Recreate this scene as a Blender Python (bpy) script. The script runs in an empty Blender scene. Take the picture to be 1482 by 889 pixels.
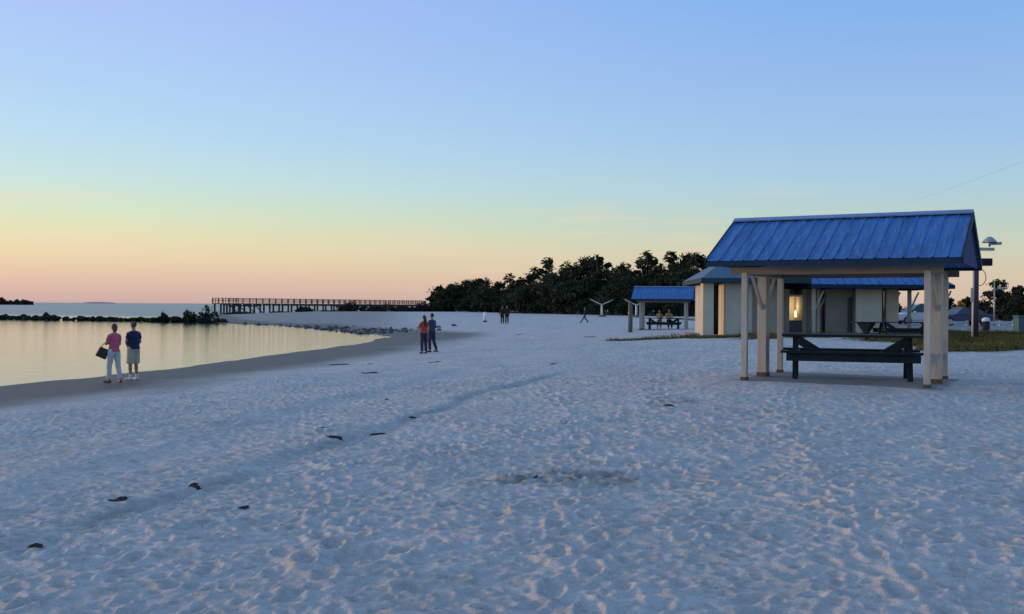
import bpy, bmesh, math, random
import numpy as np
from mathutils import Vector, Matrix, Euler

random.seed(7)
RNG = np.random.default_rng(11)
scn = bpy.context.scene
COL = scn.collection
R = math.radians

# ------------------------------------------------------------------ camera
F = 1441.0                      # focal length in pixels of the 1482 px wide photograph
EYE = 1.5
PITCH, ROLL = R(-0.08), R(0.4)
fwd = Vector((0, math.cos(PITCH), math.sin(PITCH)))
up0 = Vector((0, -math.sin(PITCH), math.cos(PITCH)))
rt0 = Vector((1, 0, 0))
rt = rt0 * math.cos(ROLL) + up0 * math.sin(ROLL)
up = up0 * math.cos(ROLL) - rt0 * math.sin(ROLL)
cam_d = bpy.data.cameras.new("camera")
cam = bpy.data.objects.new("camera", cam_d)
COL.objects.link(cam)
cam.matrix_world = Matrix(((rt.x, up.x, -fwd.x, 0), (rt.y, up.y, -fwd.y, 0), (rt.z, up.z, -fwd.z, EYE), (0, 0, 0, 1)))
cam_d.sensor_width = 36.0
cam_d.lens = 36.0 * F / 1482
cam_d.clip_start = 0.1
cam_d.clip_end = 20000
scn.camera = cam


def ray(px, py):
    return fwd + rt * ((px - 741) / F) + up * ((444.5 - py) / F)


def at(px, py, Y):
    """the point at forward distance Y seen in direction px, py"""
    d = ray(px, py)
    return Vector((0, 0, EYE)) + d * (Y / d.y)


def lin(r, g, b):
    f = lambda c: (c / 255 / 12.92) if c / 255 <= 0.04045 else ((c / 255 + 0.055) / 1.055) ** 2.4
    return (f(r), f(g), f(b), 1)


# ------------------------------------------------------------------ noise
def hash2(ix, iy, seed):
    n = (ix.astype(np.int64) * 374761393 + iy.astype(np.int64) * 668265263 + seed * 1442695041) & 0xFFFFFFFF
    n = ((n ^ (n >> 13)) * 1274126177) & 0xFFFFFFFF
    n = ((n ^ (n >> 16)) * 2246822519) & 0xFFFFFFFF
    n = n ^ (n >> 15)
    return n.astype(np.float64) / 4294967295.0


def vnoise(x, y, s, seed):
    x, y = x / s, y / s
    ix, iy = np.floor(x), np.floor(y)
    fx, fy = x - ix, y - iy
    fx, fy = fx * fx * (3 - 2 * fx), fy * fy * (3 - 2 * fy)
    a, b = hash2(ix, iy, seed), hash2(ix + 1, iy, seed)
    c, d = hash2(ix, iy + 1, seed), hash2(ix + 1, iy + 1, seed)
    return (a * (1 - fx) + b * fx) * (1 - fy) + (c * (1 - fx) + d * fx) * fy - 0.5


def sstep(a, b, x):
    t = np.clip((x - a) / (b - a), 0, 1)
    return t * t * (3 - 2 * t)


# ------------------------------------------------------------------ terrain
WATER_Z = -0.9
WPOLY = np.array([(-60, -130), (-22.4, 0), (-14.6, 28), (-11.9, 37.8), (-10.5, 51), (-9.3, 66), (-8.7, 74.5), (-10.6, 79.5),
                  (-16.5, 91), (-26, 110), (-33, 118), (-37.5, 124), (-43, 140), (-56, 180), (-65, 214), (-55, 222), (-38, 232),
                  (-10, 262), (40, 330), (150, 480), (400, 900), (900, 3000), (900, 9000), (-9000, 9000), (-9000, -130)], float)


def shore_dist(x, y):
    """signed distance to the waterline, positive on land"""
    best = np.full(x.shape, 1e12)
    inside = np.zeros(x.shape, bool)
    n = len(WPOLY)
    for i in range(n):
        ax, ay = WPOLY[i]
        bx, by = WPOLY[(i + 1) % n]
        ex, ey = bx - ax, by - ay
        t = np.clip(((x - ax) * ex + (y - ay) * ey) / (ex * ex + ey * ey), 0, 1)
        best = np.minimum(best, (x - ax - t * ex) ** 2 + (y - ay - t * ey) ** 2)
        if ay != by:
            inside ^= ((ay > y) != (by > y)) & (x < ex * (y - ay) / (by - ay) + ax)
    d = np.sqrt(best)
    return np.where(inside, -d, d)


PAV = (6.078, 18.08)
PD = [-400, -30, -8, 0, 2.5, 6, 10, 14, 22, 30, 60, 400]
PZ = [-6, -3.2, -1.6, -0.9, -0.79, -0.66, -0.46, -0.28, 0.0, 0.1, 0.12, 0.3]


def base_h(x, y, d=None):
    if d is None:
        d = shore_dist(x, y)
    dn = d + np.where(d > -20, 0.9 * vnoise(x, y, 7.0, 3) + 0.35 * vnoise(x, y, 2.3, 4), 0) * sstep(0, 60, y + 40)
    z = np.interp(dn, PD, PZ)
    z = z + 0.22 * np.exp(-(((x - PAV[0]) / 5.5) ** 2 + ((y - PAV[1]) / 5.0) ** 2))
    z = z + 0.06 * np.exp(-(((x - 16) / 9.0) ** 2 + ((y - 50) / 9.0) ** 2))
    z = z + 0.10 * sstep(15, 30, d) * vnoise(x, y, 14.0, 5)
    return z


def gz(x, y):
    return float(base_h(np.array([float(x)]), np.array([float(y)]))[0])


def on_ground(px, py):
    d = ray(px, py)
    o = Vector((0, 0, EYE))
    lo, t = 0.5, 0.5
    while t < 900:
        p = o + d * t
        if p.z < gz(p.x, p.y):
            hi = t
            for _ in range(24):
                m = (lo + hi) / 2
                p = o + d * m
                if p.z < gz(p.x, p.y):
                    hi = m
                else:
                    lo = m
            return o + d * hi
        lo = t
        t *= 1.02
    return o + d * t


def ground_at(px, Y):
    p = at(px, 444, Y)
    return Vector((p.x, p.y, gz(p.x, p.y)))


def seg_d(x, y, a, b):
    ex, ey = b[0] - a[0], b[1] - a[1]
    t = np.clip(((x - a[0]) * ex + (y - a[1]) * ey) / (ex * ex + ey * ey), 0, 1)
    s = ((x - a[0]) * ey - (y - a[1]) * ex) / math.hypot(ex, ey)
    return np.hypot(x - a[0] - t * ex, y - a[1] - t * ey), s, t


def dug_mask(x, y):
    q = ((x - 0.53) / 0.80) ** 2 + ((y - 8.95) / 0.42) ** 2
    m = np.clip(1.25 - q + 1.1 * vnoise(x, y, 0.22, 41), 0, 1)
    q2 = ((x - 2.42) / 0.45) ** 2 + ((y - 15.3) / 0.6) ** 2
    m2 = np.clip(1.05 - q2 + 1.2 * vnoise(x, y, 0.35, 42), 0, 1)
    return np.maximum(m, m2 * 0.8)


def dimples(x, y, cell, seed, length, width, depth, keep):
    """trodden hollows with a pushed-up rim, one jittered mark per cell"""
    out = np.zeros(x.shape)
    cx, cy = np.floor(x / cell), np.floor(y / cell)
    for di in (-1, 0, 1):
        for dj in (-1, 0, 1):
            ix, iy = cx + di, cy + dj
            px = (ix + 0.1 + 0.8 * hash2(ix, iy, seed)) * cell
            py = (iy + 0.1 + 0.8 * hash2(ix, iy, seed + 1)) * cell
            a = hash2(ix, iy, seed + 2) * math.pi
            amp = np.where(hash2(ix, iy, seed + 3) < keep, 0.45 + 0.9 * hash2(ix, iy, seed + 4), 0)
            ca, sa = np.cos(a), np.sin(a)
            u = ((x - px) * ca + (y - py) * sa) / length
            v = (-(x - px) * sa + (y - py) * ca) / width
            q = u * u + v * v
            out += amp * depth * (-np.exp(-q * 1.6) + 0.55 * np.exp(-((np.sqrt(q) - 1.35) ** 2) * 5))
    return out


def sand_detail(x, y, d):
    dry = sstep(4.5, 9, d)
    r = np.hypot(x, y)
    near = 1 - sstep(70, 120, r)
    trod = 0.45 + 0.60 * np.clip(0.5 + 1.6 * vnoise(x, y, 5.5, 21), 0, 1)
    z = 0.045 * vnoise(x, y, 3.1, 22) + 0.032 * vnoise(x, y, 1.1, 23)
    z += trod * (0.028 * vnoise(x, y, 0.42, 24) + 0.024 * vnoise(x, y, 0.19, 25) + 0.022 * vnoise(x, y, 0.085, 26) + (r < 14) * 0.012 * vnoise(x, y, 0.04, 27))
    z += trod * dimples(x, y, 0.44, 31, 0.13, 0.06, 0.030, 0.92)
    z += trod * dimples(x + 7.3, y + 1.7, 0.27, 61, 0.08, 0.05, 0.028, 0.85)
    z += trod * dimples(x + 1.9, y + 4.1, 0.17, 121, 0.05, 0.035, 0.016, 0.7)
    z += dimples(x + 3.3, y + 9.7, 1.25, 91, 0.34, 0.2, 0.022, 0.4)
    z *= dry * near * 0.8
    patch = np.clip(.5 + 2.2 * vnoise(x, y, 2.6, 28), 0, 1)
    z += dry * near * patch * (0.011 * vnoise(x, y, 0.06, 29) + 0.009 * vnoise(x, y, 0.11, 30))
    # an old tide line: a low scarp running up the beach
    dd, s, t = seg_d(x, y, (-5.6, -1.5), (1.6, 27.5))
    s = s + 0.30 * vnoise(x, y, 1.4, 51) + 0.10 * vnoise(x, y, 0.4, 52)
    fade = sstep(0.0, 0.12, t) * (1 - sstep(0.86, 1.0, t)) * (0.55 + 0.9 * (vnoise(x, y, 2.2, 53) + 0.4))
    z += fade * (0.024 * np.tanh(-s / 0.07) * np.exp(-(s / 0.6) ** 2) - 0.012 * np.exp(-((s - 0.05) / 0.22) ** 2))
    dd2, s2, t2 = seg_d(x, y, (-6.5, 0.0), (-1.0, 32.0))
    s2 = s2 + 0.4 * vnoise(x, y, 1.8, 54)
    z += 0.03 * np.tanh(-s2 / 0.3) * np.exp(-(s2 / 1.2) ** 2) * sstep(0, .1, t2) * (1 - sstep(.85, 1, t2))
    m = dug_mask(x, y)
    z += m * (0.04 * vnoise(x, y, 0.2, 43) + 0.04 * vnoise(x, y, 0.075, 44) + 0.025 * vnoise(x, y, 0.035, 45) + 0.01)
    wet = 1 - dry
    z += wet * near * 0.012 * vnoise(x, y, 0.9, 55)
    return z


def grass_mask(x, y):
    n = 1.3 * vnoise(x, y, 1.9, 71) + 0.8 * vnoise(x, y, 0.6, 72)
    right = np.clip((x - 13.6 - 0.12 * (y - 33)) / 1.6 + n, 0, 1) * np.clip((y - 33.2) / 1.8 + n * 1.2, 0, 1) * (1 - sstep(58, 60, y))
    front = np.clip((x - 8.4) / 1.0 + n, 0, 1) * np.clip((y - 47.8) / 0.6 + n, 0, 1) * np.clip((53.5 - y) / 1 + n, 0, 1) * (1 - sstep(22, 24, x))
    mid = np.clip((x - 10.0) / 1.5 + n, 0, 1) * np.clip((y - 45.2) / 0.9 + n * 1.8 - 0.25, 0, 1) * np.clip((50 - y) / 1 + n, 0, 1) * (1 - sstep(24, 26, x)) * 0.8
    strip = np.clip(1.5 - np.abs(y - 49.6 - 0.10 * (x - 4)) / 0.8 + n, 0, 1) * sstep(4.2, 5.4, x) * (1 - sstep(9.5, 10, x))
    strip2 = np.clip(0.7 - np.abs(y - 55.0) / 0.9 + n, 0, 1) * sstep(6.6, 7.6, x) * (1 - sstep(9.0, 10, x))
    return np.clip(np.maximum.reduce([right, front, mid, strip, strip2]), 0, 1)


TREE_EDGE = [(-40, 232), (-19, 226), (-6, 200), (0, 186), (14, 152), (26, 141), (45, 138), (80, 138)]


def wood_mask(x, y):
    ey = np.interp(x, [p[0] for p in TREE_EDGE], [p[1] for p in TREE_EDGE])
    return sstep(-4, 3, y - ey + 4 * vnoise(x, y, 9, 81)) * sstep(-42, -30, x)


def new_mesh(name, verts, faces, smooth=False):
    """faces: (n, 3) or (n, 4) int array"""
    me = bpy.data.meshes.new(name)
    verts = np.asarray(verts, np.float32)
    faces = np.asarray(faces, np.int32)
    k = faces.shape[1]
    me.vertices.add(len(verts))
    me.vertices.foreach_set("co", verts.ravel())
    me.loops.add(faces.size)
    me.loops.foreach_set("vertex_index", faces.ravel())
    me.polygons.add(len(faces))
    me.polygons.foreach_set("loop_start", np.arange(0, faces.size, k, dtype=np.int32))
    me.polygons.foreach_set("loop_total", np.full(len(faces), k, np.int32))
    if smooth:
        me.polygons.foreach_set("use_smooth", np.ones(len(faces), bool))
    me.update(calc_edges=True)
    me.validate()
    return me


# ------------------------------------------------------------------ materials
def nodes_of(m):
    m.use_nodes = True
    nt = m.node_tree
    b = next(n for n in nt.nodes if n.type == 'BSDF_PRINCIPLED')
    return nt, b, nt.links.new


def N(nt, kind, **kw):
    n = nt.nodes.new(kind)
    for k, v in kw.items():
        if k.startswith("in_"):
            n.inputs[k[3:].replace("_", " ")].default_value = v
        else:
            setattr(n, k, v)
    return n


def ramp(nt, fac, stops):
    r = nt.nodes.new('ShaderNodeValToRGB')
    e = r.color_ramp.elements
    while len(e) > 1:
        e.remove(e[-1])
    e[0].position, e[0].color = stops[0][0], stops[0][1]
    for p, c in stops[1:]:
        q = e.new(p)
        q.color = c
    nt.links.new(fac, r.inputs['Fac'])
    return r.outputs['Color']


MATS = {}


def mat(name, col, rough=0.6, var=0.25, scale=3.0, bump=0.0, bscale=30.0, metal=0.0, spec=0.5, dirt=None, stretch=(1, 1, 1), emit=None, estr=0.0):
    """plain procedural material: base colour broken up by two noises, optional dirt patches and bump"""
    if name in MATS:
        return MATS[name]
    m = bpy.data.materials.new(name)
    nt, b, L = nodes_of(m)
    tc = N(nt, 'ShaderNodeTexCoord')
    mp = N(nt, 'ShaderNodeMapping')
    mp.inputs['Scale'].default_value = stretch
    L(tc.outputs['Object'], mp.inputs['Vector'])
    n1 = N(nt, 'ShaderNodeTexNoise', in_Scale=scale, in_Detail=6.0, in_Roughness=0.65)
    L(mp.outputs['Vector'], n1.inputs['Vector'])
    lo = tuple(c * (1 - var) for c in col[:3]) + (1,)
    hi = tuple(min(1, c * (1 + var)) for c in col[:3]) + (1,)
    c = ramp(nt, n1.outputs['Fac'], [(0.3, lo), (0.7, hi)])
    if dirt:
        n2 = N(nt, 'ShaderNodeTexNoise', in_Scale=scale * 2.3, in_Detail=8.0, in_Roughness=0.7)
        L(mp.outputs['Vector'], n2.inputs['Vector'])
        f = ramp(nt, n2.outputs['Fac'], [(dirt[1], (0, 0, 0, 1)), (dirt[1] + 0.12, (1, 1, 1, 1))])
        mx = N(nt, 'ShaderNodeMixRGB')
        mx.inputs['Color2'].default_value = dirt[0]
        L(f, mx.inputs['Fac'])
        L(c, mx.inputs['Color1'])
        c = mx.outputs['Color']
    L(c, b.inputs['Base Color'])
    b.inputs['Roughness'].default_value = rough
    b.inputs['Metallic'].default_value = metal
    b.inputs['Specular IOR Level'].default_value = spec
    if bump:
        n3 = N(nt, 'ShaderNodeTexNoise', in_Scale=bscale, in_Detail=4.0)
        L(mp.outputs['Vector'], n3.inputs['Vector'])
        bp = N(nt, 'ShaderNodeBump', in_Strength=bump, in_Distance=0.02)
        L(n3.outputs['Fac'], bp.inputs['Height'])
        L(bp.outputs['Normal'], b.inputs['Normal'])
    if emit:
        b.inputs['Emission Color'].default_value = emit
        b.inputs['Emission Strength'].default_value = estr
    MATS[name] = m
    return m


def rgb(r, g, b):
    return (r, g, b, 1)


M_post = mat('cream_painted_wood', rgb(.42, .40, .345), .65, .16, 2.0, dirt=(rgb(.22, .2, .15), .60), stretch=(4, 4, .7), bump=.15)
M_col = mat('cream_painted_column', rgb(.43, .40, .325), .7, .16, 1.6, dirt=(rgb(.25, .22, .15), .58), stretch=(3, 3, .6), bump=.15)
M_roof = mat('blue_roof_metal', rgb(.045, .15, .38), .5, .38, 1.3, dirt=(rgb(.17, .31, .52), .545), stretch=(7, .7, 1), spec=.35)
M_ridge = mat('ridge_metal', rgb(.16, .26, .45), .45, .2, 4)
M_fascia = mat('dark_blue_fascia', rgb(.010, .03, .06), .7, .2, 4, spec=.2)
M_gable = mat('gable_boards', rgb(.012, .022, .12), .7, .2, 4, spec=.2, stretch=(1, 1, 8))
M_beam = mat('brown_beam', rgb(.20, .17, .13), .7, .2, 3, stretch=(.5, 6, 6))
M_table = mat('dark_green_paint', rgb(.010, .022, .026), .6, .35, 5, dirt=(rgb(.03, .036, .04), .66), spec=.2)
M_conc = mat('concrete', rgb(.25, .235, .21), .9, .2, 1.5, bump=.3, dirt=(rgb(.2, .19, .17), .62))
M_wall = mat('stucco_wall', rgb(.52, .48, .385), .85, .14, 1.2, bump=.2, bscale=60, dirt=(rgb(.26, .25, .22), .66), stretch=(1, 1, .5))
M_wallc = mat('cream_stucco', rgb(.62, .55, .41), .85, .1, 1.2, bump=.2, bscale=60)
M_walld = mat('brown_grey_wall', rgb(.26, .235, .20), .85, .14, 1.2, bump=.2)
M_door = mat('dark_door', rgb(.04, .045, .05), .5, .2, 3)
M_groof = mat('grey_teal_roof', rgb(.07, .13, .19), .6, .18, .8, dirt=(rgb(.10, .16, .21), .6), stretch=(2, .6, 1))
M_gfas = mat('teal_fascia', rgb(.025, .06, .07), .7, .2, 3, spec=.2)
M_wood = mat('weathered_wood', rgb(.13, .115, .09), .85, .35, 3, stretch=(5, 5, .6), bump=.4, dirt=(rgb(.06, .055, .045), .58))
M_pierw = mat('pier_timber', rgb(.19, .12, .08), .85, .3, 1.2, stretch=(3, 3, 1))
M_pile = mat('pier_pile_timber', rgb(.05, .05, .055), .85, .3, 1.2)
M_white = mat('white_paint', rgb(.72, .70, .66), .6, .1, 3, dirt=(rgb(.4, .38, .34), .64))
M_barrier = mat('grey_white_boards', rgb(.42, .43, .44), .7, .15, 2, dirt=(rgb(.25, .25, .24), .6))
M_metal = mat('galvanised_metal', rgb(.38, .39, .41), .45, .2, 6, metal=.6)
M_dark = mat('dark_metal', rgb(.018, .02, .024), .7, .3, 6, spec=.2)
M_rock = mat('dark_rock', rgb(.020, .022, .018), .95, .4, 1.8, bump=.8, bscale=6, dirt=(rgb(.018, .028, .010), .46), spec=.1)
M_rockb = mat('grey_rock', rgb(.08, .08, .085), .85, .45, 2.2, bump=.8, bscale=6)
M_rust = mat('rusty_steel', rgb(.10, .062, .04), .8, .35, 14)
M_weed = mat('dried_seaweed', rgb(.05, .04, .03), .9, .45, 20)
M_bark = mat('bark', rgb(.045, .038, .03), .9, .35, 3, stretch=(4, 4, .8), bump=.5)
M_teal = mat('teal_plastic', rgb(.05, .13, .13), .5, .2, 3)
M_tyre = mat('tyre_rubber', rgb(.015, .015, .016), .8, .2, 10)
M_glass = mat('car_glass', rgb(.012, .016, .03), .08, .1, 2, spec=.8)
M_suv = mat('silver_car_paint', rgb(.60, .60, .58), .3, .05, 2, spec=.6)
M_sedan = mat('navy_car_paint', rgb(.02, .025, .09), .28, .1, 2, spec=.6)
M_lampg = mat('lamp_glass', rgb(.8, .8, .75), .3, .05, 2)


def leaf_mat(name, col, var=0.5):
    if name in MATS:
        return MATS[name]
    m = bpy.data.materials.new(name)
    nt, b, L = nodes_of(m)
    g = N(nt, 'ShaderNodeNewGeometry')
    tc = N(nt, 'ShaderNodeTexCoord')
    n1 = N(nt, 'ShaderNodeTexNoise', in_Scale=.55, in_Detail=3.0)
    L(tc.outputs['Object'], n1.inputs['Vector'])
    ad = N(nt, 'ShaderNodeMath', operation='ADD')
    ml = N(nt, 'ShaderNodeMath', operation='MULTIPLY')
    ml.inputs[1].default_value = .45
    L(g.outputs['Random Per Island'], ml.inputs[0])
    L(ml.outputs[0], ad.inputs[0])
    L(n1.outputs['Fac'], ad.inputs[1])
    lo = tuple(c * (1 - var) for c in col) + (1,)
    hi = (col[0] * (1 + var * 1.5), col[1] * (1 + var * 1.3), col[2] * (1 + var), 1)
    L(ramp(nt, ad.outputs[0], [(0.35, lo), (1.05, hi)]), b.inputs['Base Color'])
    b.inputs['Roughness'].default_value = .75
    b.inputs['Specular IOR Level'].default_value = .2
    MATS[name] = m
    return m


M_oak = leaf_mat('oak_leaves', (.021, .030, .014), .55)
M_cedar = leaf_mat('cedar_leaves', (.014, .024, .014))
M_palm = leaf_mat('palm_fronds', (.022, .030, .014))
M_shrub = leaf_mat('shrub_leaves', (.022, .036, .014))
M_brush = leaf_mat('brown_brush', (.035, .028, .018))
M_autumn = leaf_mat('autumn_leaves', (.26, .15, .03))
M_isle = leaf_mat('island_leaves', (.045, .030, .028))
M_grass = leaf_mat('grass_blades', (.085, .082, .026), .6)


# ------------------------------------------------------------------ mesh builders
class MB:
    def __init__(s):
        s.v, s.f = [], []

    def add(s, vs, fs):
        o = len(s.v)
        s.v += [tuple(v) for v in vs]
        s.f += [tuple(i + o for i in f) for f in fs]
        return s

    def box(s, c, size, rot=None):
        x, y, z = size[0] / 2, size[1] / 2, size[2] / 2
        vs = [Vector(p) for p in ((-x, -y, -z), (x, -y, -z), (x, y, -z), (-x, y, -z), (-x, -y, z), (x, -y, z), (x, y, z), (-x, y, z))]
        if rot is not None:
            vs = [rot @ v for v in vs]
        return s.add([v + Vector(c) for v in vs], [(3, 2, 1, 0), (4, 5, 6, 7), (0, 1, 5, 4), (1, 2, 6, 5), (2, 3, 7, 6), (3, 0, 4, 7)])

    def bar(s, p, q, w, h, upv=(0, 0, 1)):
        p, q = Vector(p), Vector(q)
        d = (q - p).normalized()
        a = d.cross(Vector(upv))
        if a.length < 1e-4:
            a = d.cross(Vector((0, 1, 0)))
        a.normalize()
        b = a.cross(d)
        a, b = a * w / 2, b * h / 2
        return s.add([p - a - b, p + a - b, p + a + b, p - a + b, q - a - b, q + a - b, q + a + b, q - a + b],
                     [(3, 2, 1, 0), (4, 5, 6, 7), (0, 1, 5, 4), (1, 2, 6, 5), (2, 3, 7, 6), (3, 0, 4, 7)])

    def tube(s, pts, radii, n=8, caps=True):
        pts = [Vector(p) for p in pts]
        rings = []
        a = None
        for i, p in enumerate(pts):
            d = (pts[min(i + 1, len(pts) - 1)] - pts[max(i - 1, 0)]).normalized()
            ref = Vector((0, 0, 1)) if abs(d.z) < .9 else Vector((0, 1, 0))
            a = d.cross(ref).normalized() if a is None else (a - d * a.dot(d)).normalized()
            b = d.cross(a)
            r = radii[i] if hasattr(radii, '__len__') else radii
            rings.append([p + (a * math.cos(2 * math.pi * k / n) + b * math.sin(2 * math.pi * k / n)) * r for k in range(n)])
        vs = [v for rg in rings for v in rg]
        fs = []
        for i in range(len(pts) - 1):
            for k in range(n):
                k2 = (k + 1) % n
                fs.append((i * n + k, (i + 1) * n + k, (i + 1) * n + k2, i * n + k2))
        if caps:
            fs.append(tuple(range(n)))
            fs.append(tuple(reversed(range((len(pts) - 1) * n, len(pts) * n))))
        return s.add(vs, fs)

    def ell(s, c, rad, nu=14, nv=9, rot=None):
        c = Vector(c)
        vs, fs = [], []
        for j in range(nv + 1):
            th = math.pi * j / nv
            for i in range(nu):
                ph = 2 * math.pi * i / nu
                p = Vector((rad[0] * math.sin(th) * math.cos(ph), rad[1] * math.sin(th) * math.sin(ph), rad[2] * math.cos(th)))
                if rot is not None:
                    p = rot @ p
                vs.append(c + p)
        for j in range(nv):
            for i in range(nu):
                i2 = (i + 1) % nu
                fs.append((j * nu + i, (j + 1) * nu + i, (j + 1) * nu + i2, j * nu + i2))
        return s.add(vs, fs)

    def cap(s, p, q, r0, r1, n=12):
        """tapered limb with round ends"""
        s.tube([p, q], [r0, r1], n)
        s.ell(p, (r0,) * 3, n, 8)
        s.ell(q, (r1,) * 3, n, 8)
        return s

    def prism(s, poly, y0, y1):
        """polygon in x,z pushed along y"""
        n = len(poly)
        vs = [(x, y0, z) for x, z in poly] + [(x, y1, z) for x, z in poly]
        fs = [tuple(reversed(range(n))), tuple(range(n, 2 * n))]
        fs += [(i, (i + 1) % n, (i + 1) % n + n, i + n) for i in range(n)]
        return s.add(vs, fs)

    def mesh(s, name):
        me = bpy.data.meshes.new(name)
        me.from_pydata(s.v, [], s.f)
        me.update()
        bm = bmesh.new()
        bm.from_mesh(me)
        bmesh.ops.remove_doubles(bm, verts=bm.verts, dist=1e-5)
        bmesh.ops.recalc_face_normals(bm, faces=bm.faces)
        bm.to_mesh(me)
        bm.free()
        return me

    def build(s, name, m, parent=None, smooth=False, bevel=0.0):
        me = s.mesh(name)
        return link(name, me, m, parent, smooth, bevel)


def link(name, me, m, parent=None, smooth=False, bevel=0.0):
    o = bpy.data.objects.new(name, me)
    COL.objects.link(o)
    if m:
        me.materials.append(m)
    if parent is not None:
        o.parent = parent
    if smooth:
        for p in me.polygons:
            p.use_smooth = True
    if bevel:
        b = o.modifiers.new('bevel', 'BEVEL')
        b.width, b.segments, b.limit_method = bevel, 2, 'ANGLE'
    return o


def tag(o, label=None, cat=None, group=None, kind=None):
    for k, v in (('label', label), ('category', cat), ('group', group), ('kind', kind)):
        if v:
            o[k] = v
    return o


def thing(name, loc, label, cat, rz=0.0, group=None):
    o = bpy.data.objects.new(name, None)
    COL.objects.link(o)
    o.location = loc
    o.rotation_euler = (0, 0, rz)
    o.empty_display_size = .3
    return tag(o, label, cat, group)


def copy_tree(o, parent=None, top=True):
    c = o.copy()
    COL.objects.link(c)
    c.parent = parent
    for ch in [k for k in COL.objects if k.parent == o]:
        copy_tree(ch, c)
    return c


# ------------------------------------------------------------------ ground sheet
PZ0 = 0.26
TRAILS = [[(-.9, 4.2), (-1.6, 9), (-3.4, 17), (-6.5, 27), (-11.6, 31)], [(1.9, 4.0), (2.6, 8), (3.8, 14), (4.4, 16)], [(-4.4, 8), (-1, 10.5), (2.2, 15), (3.6, 24)],
          [(.3, 5), (.9, 12), (.6, 22), (-2.6, 44)], [(3.4, 5.5), (1.4, 9.5), (-1.8, 16), (-5, 24)], [(5.5, 9), (3, 12.5), (-.5, 19)]]


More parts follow.
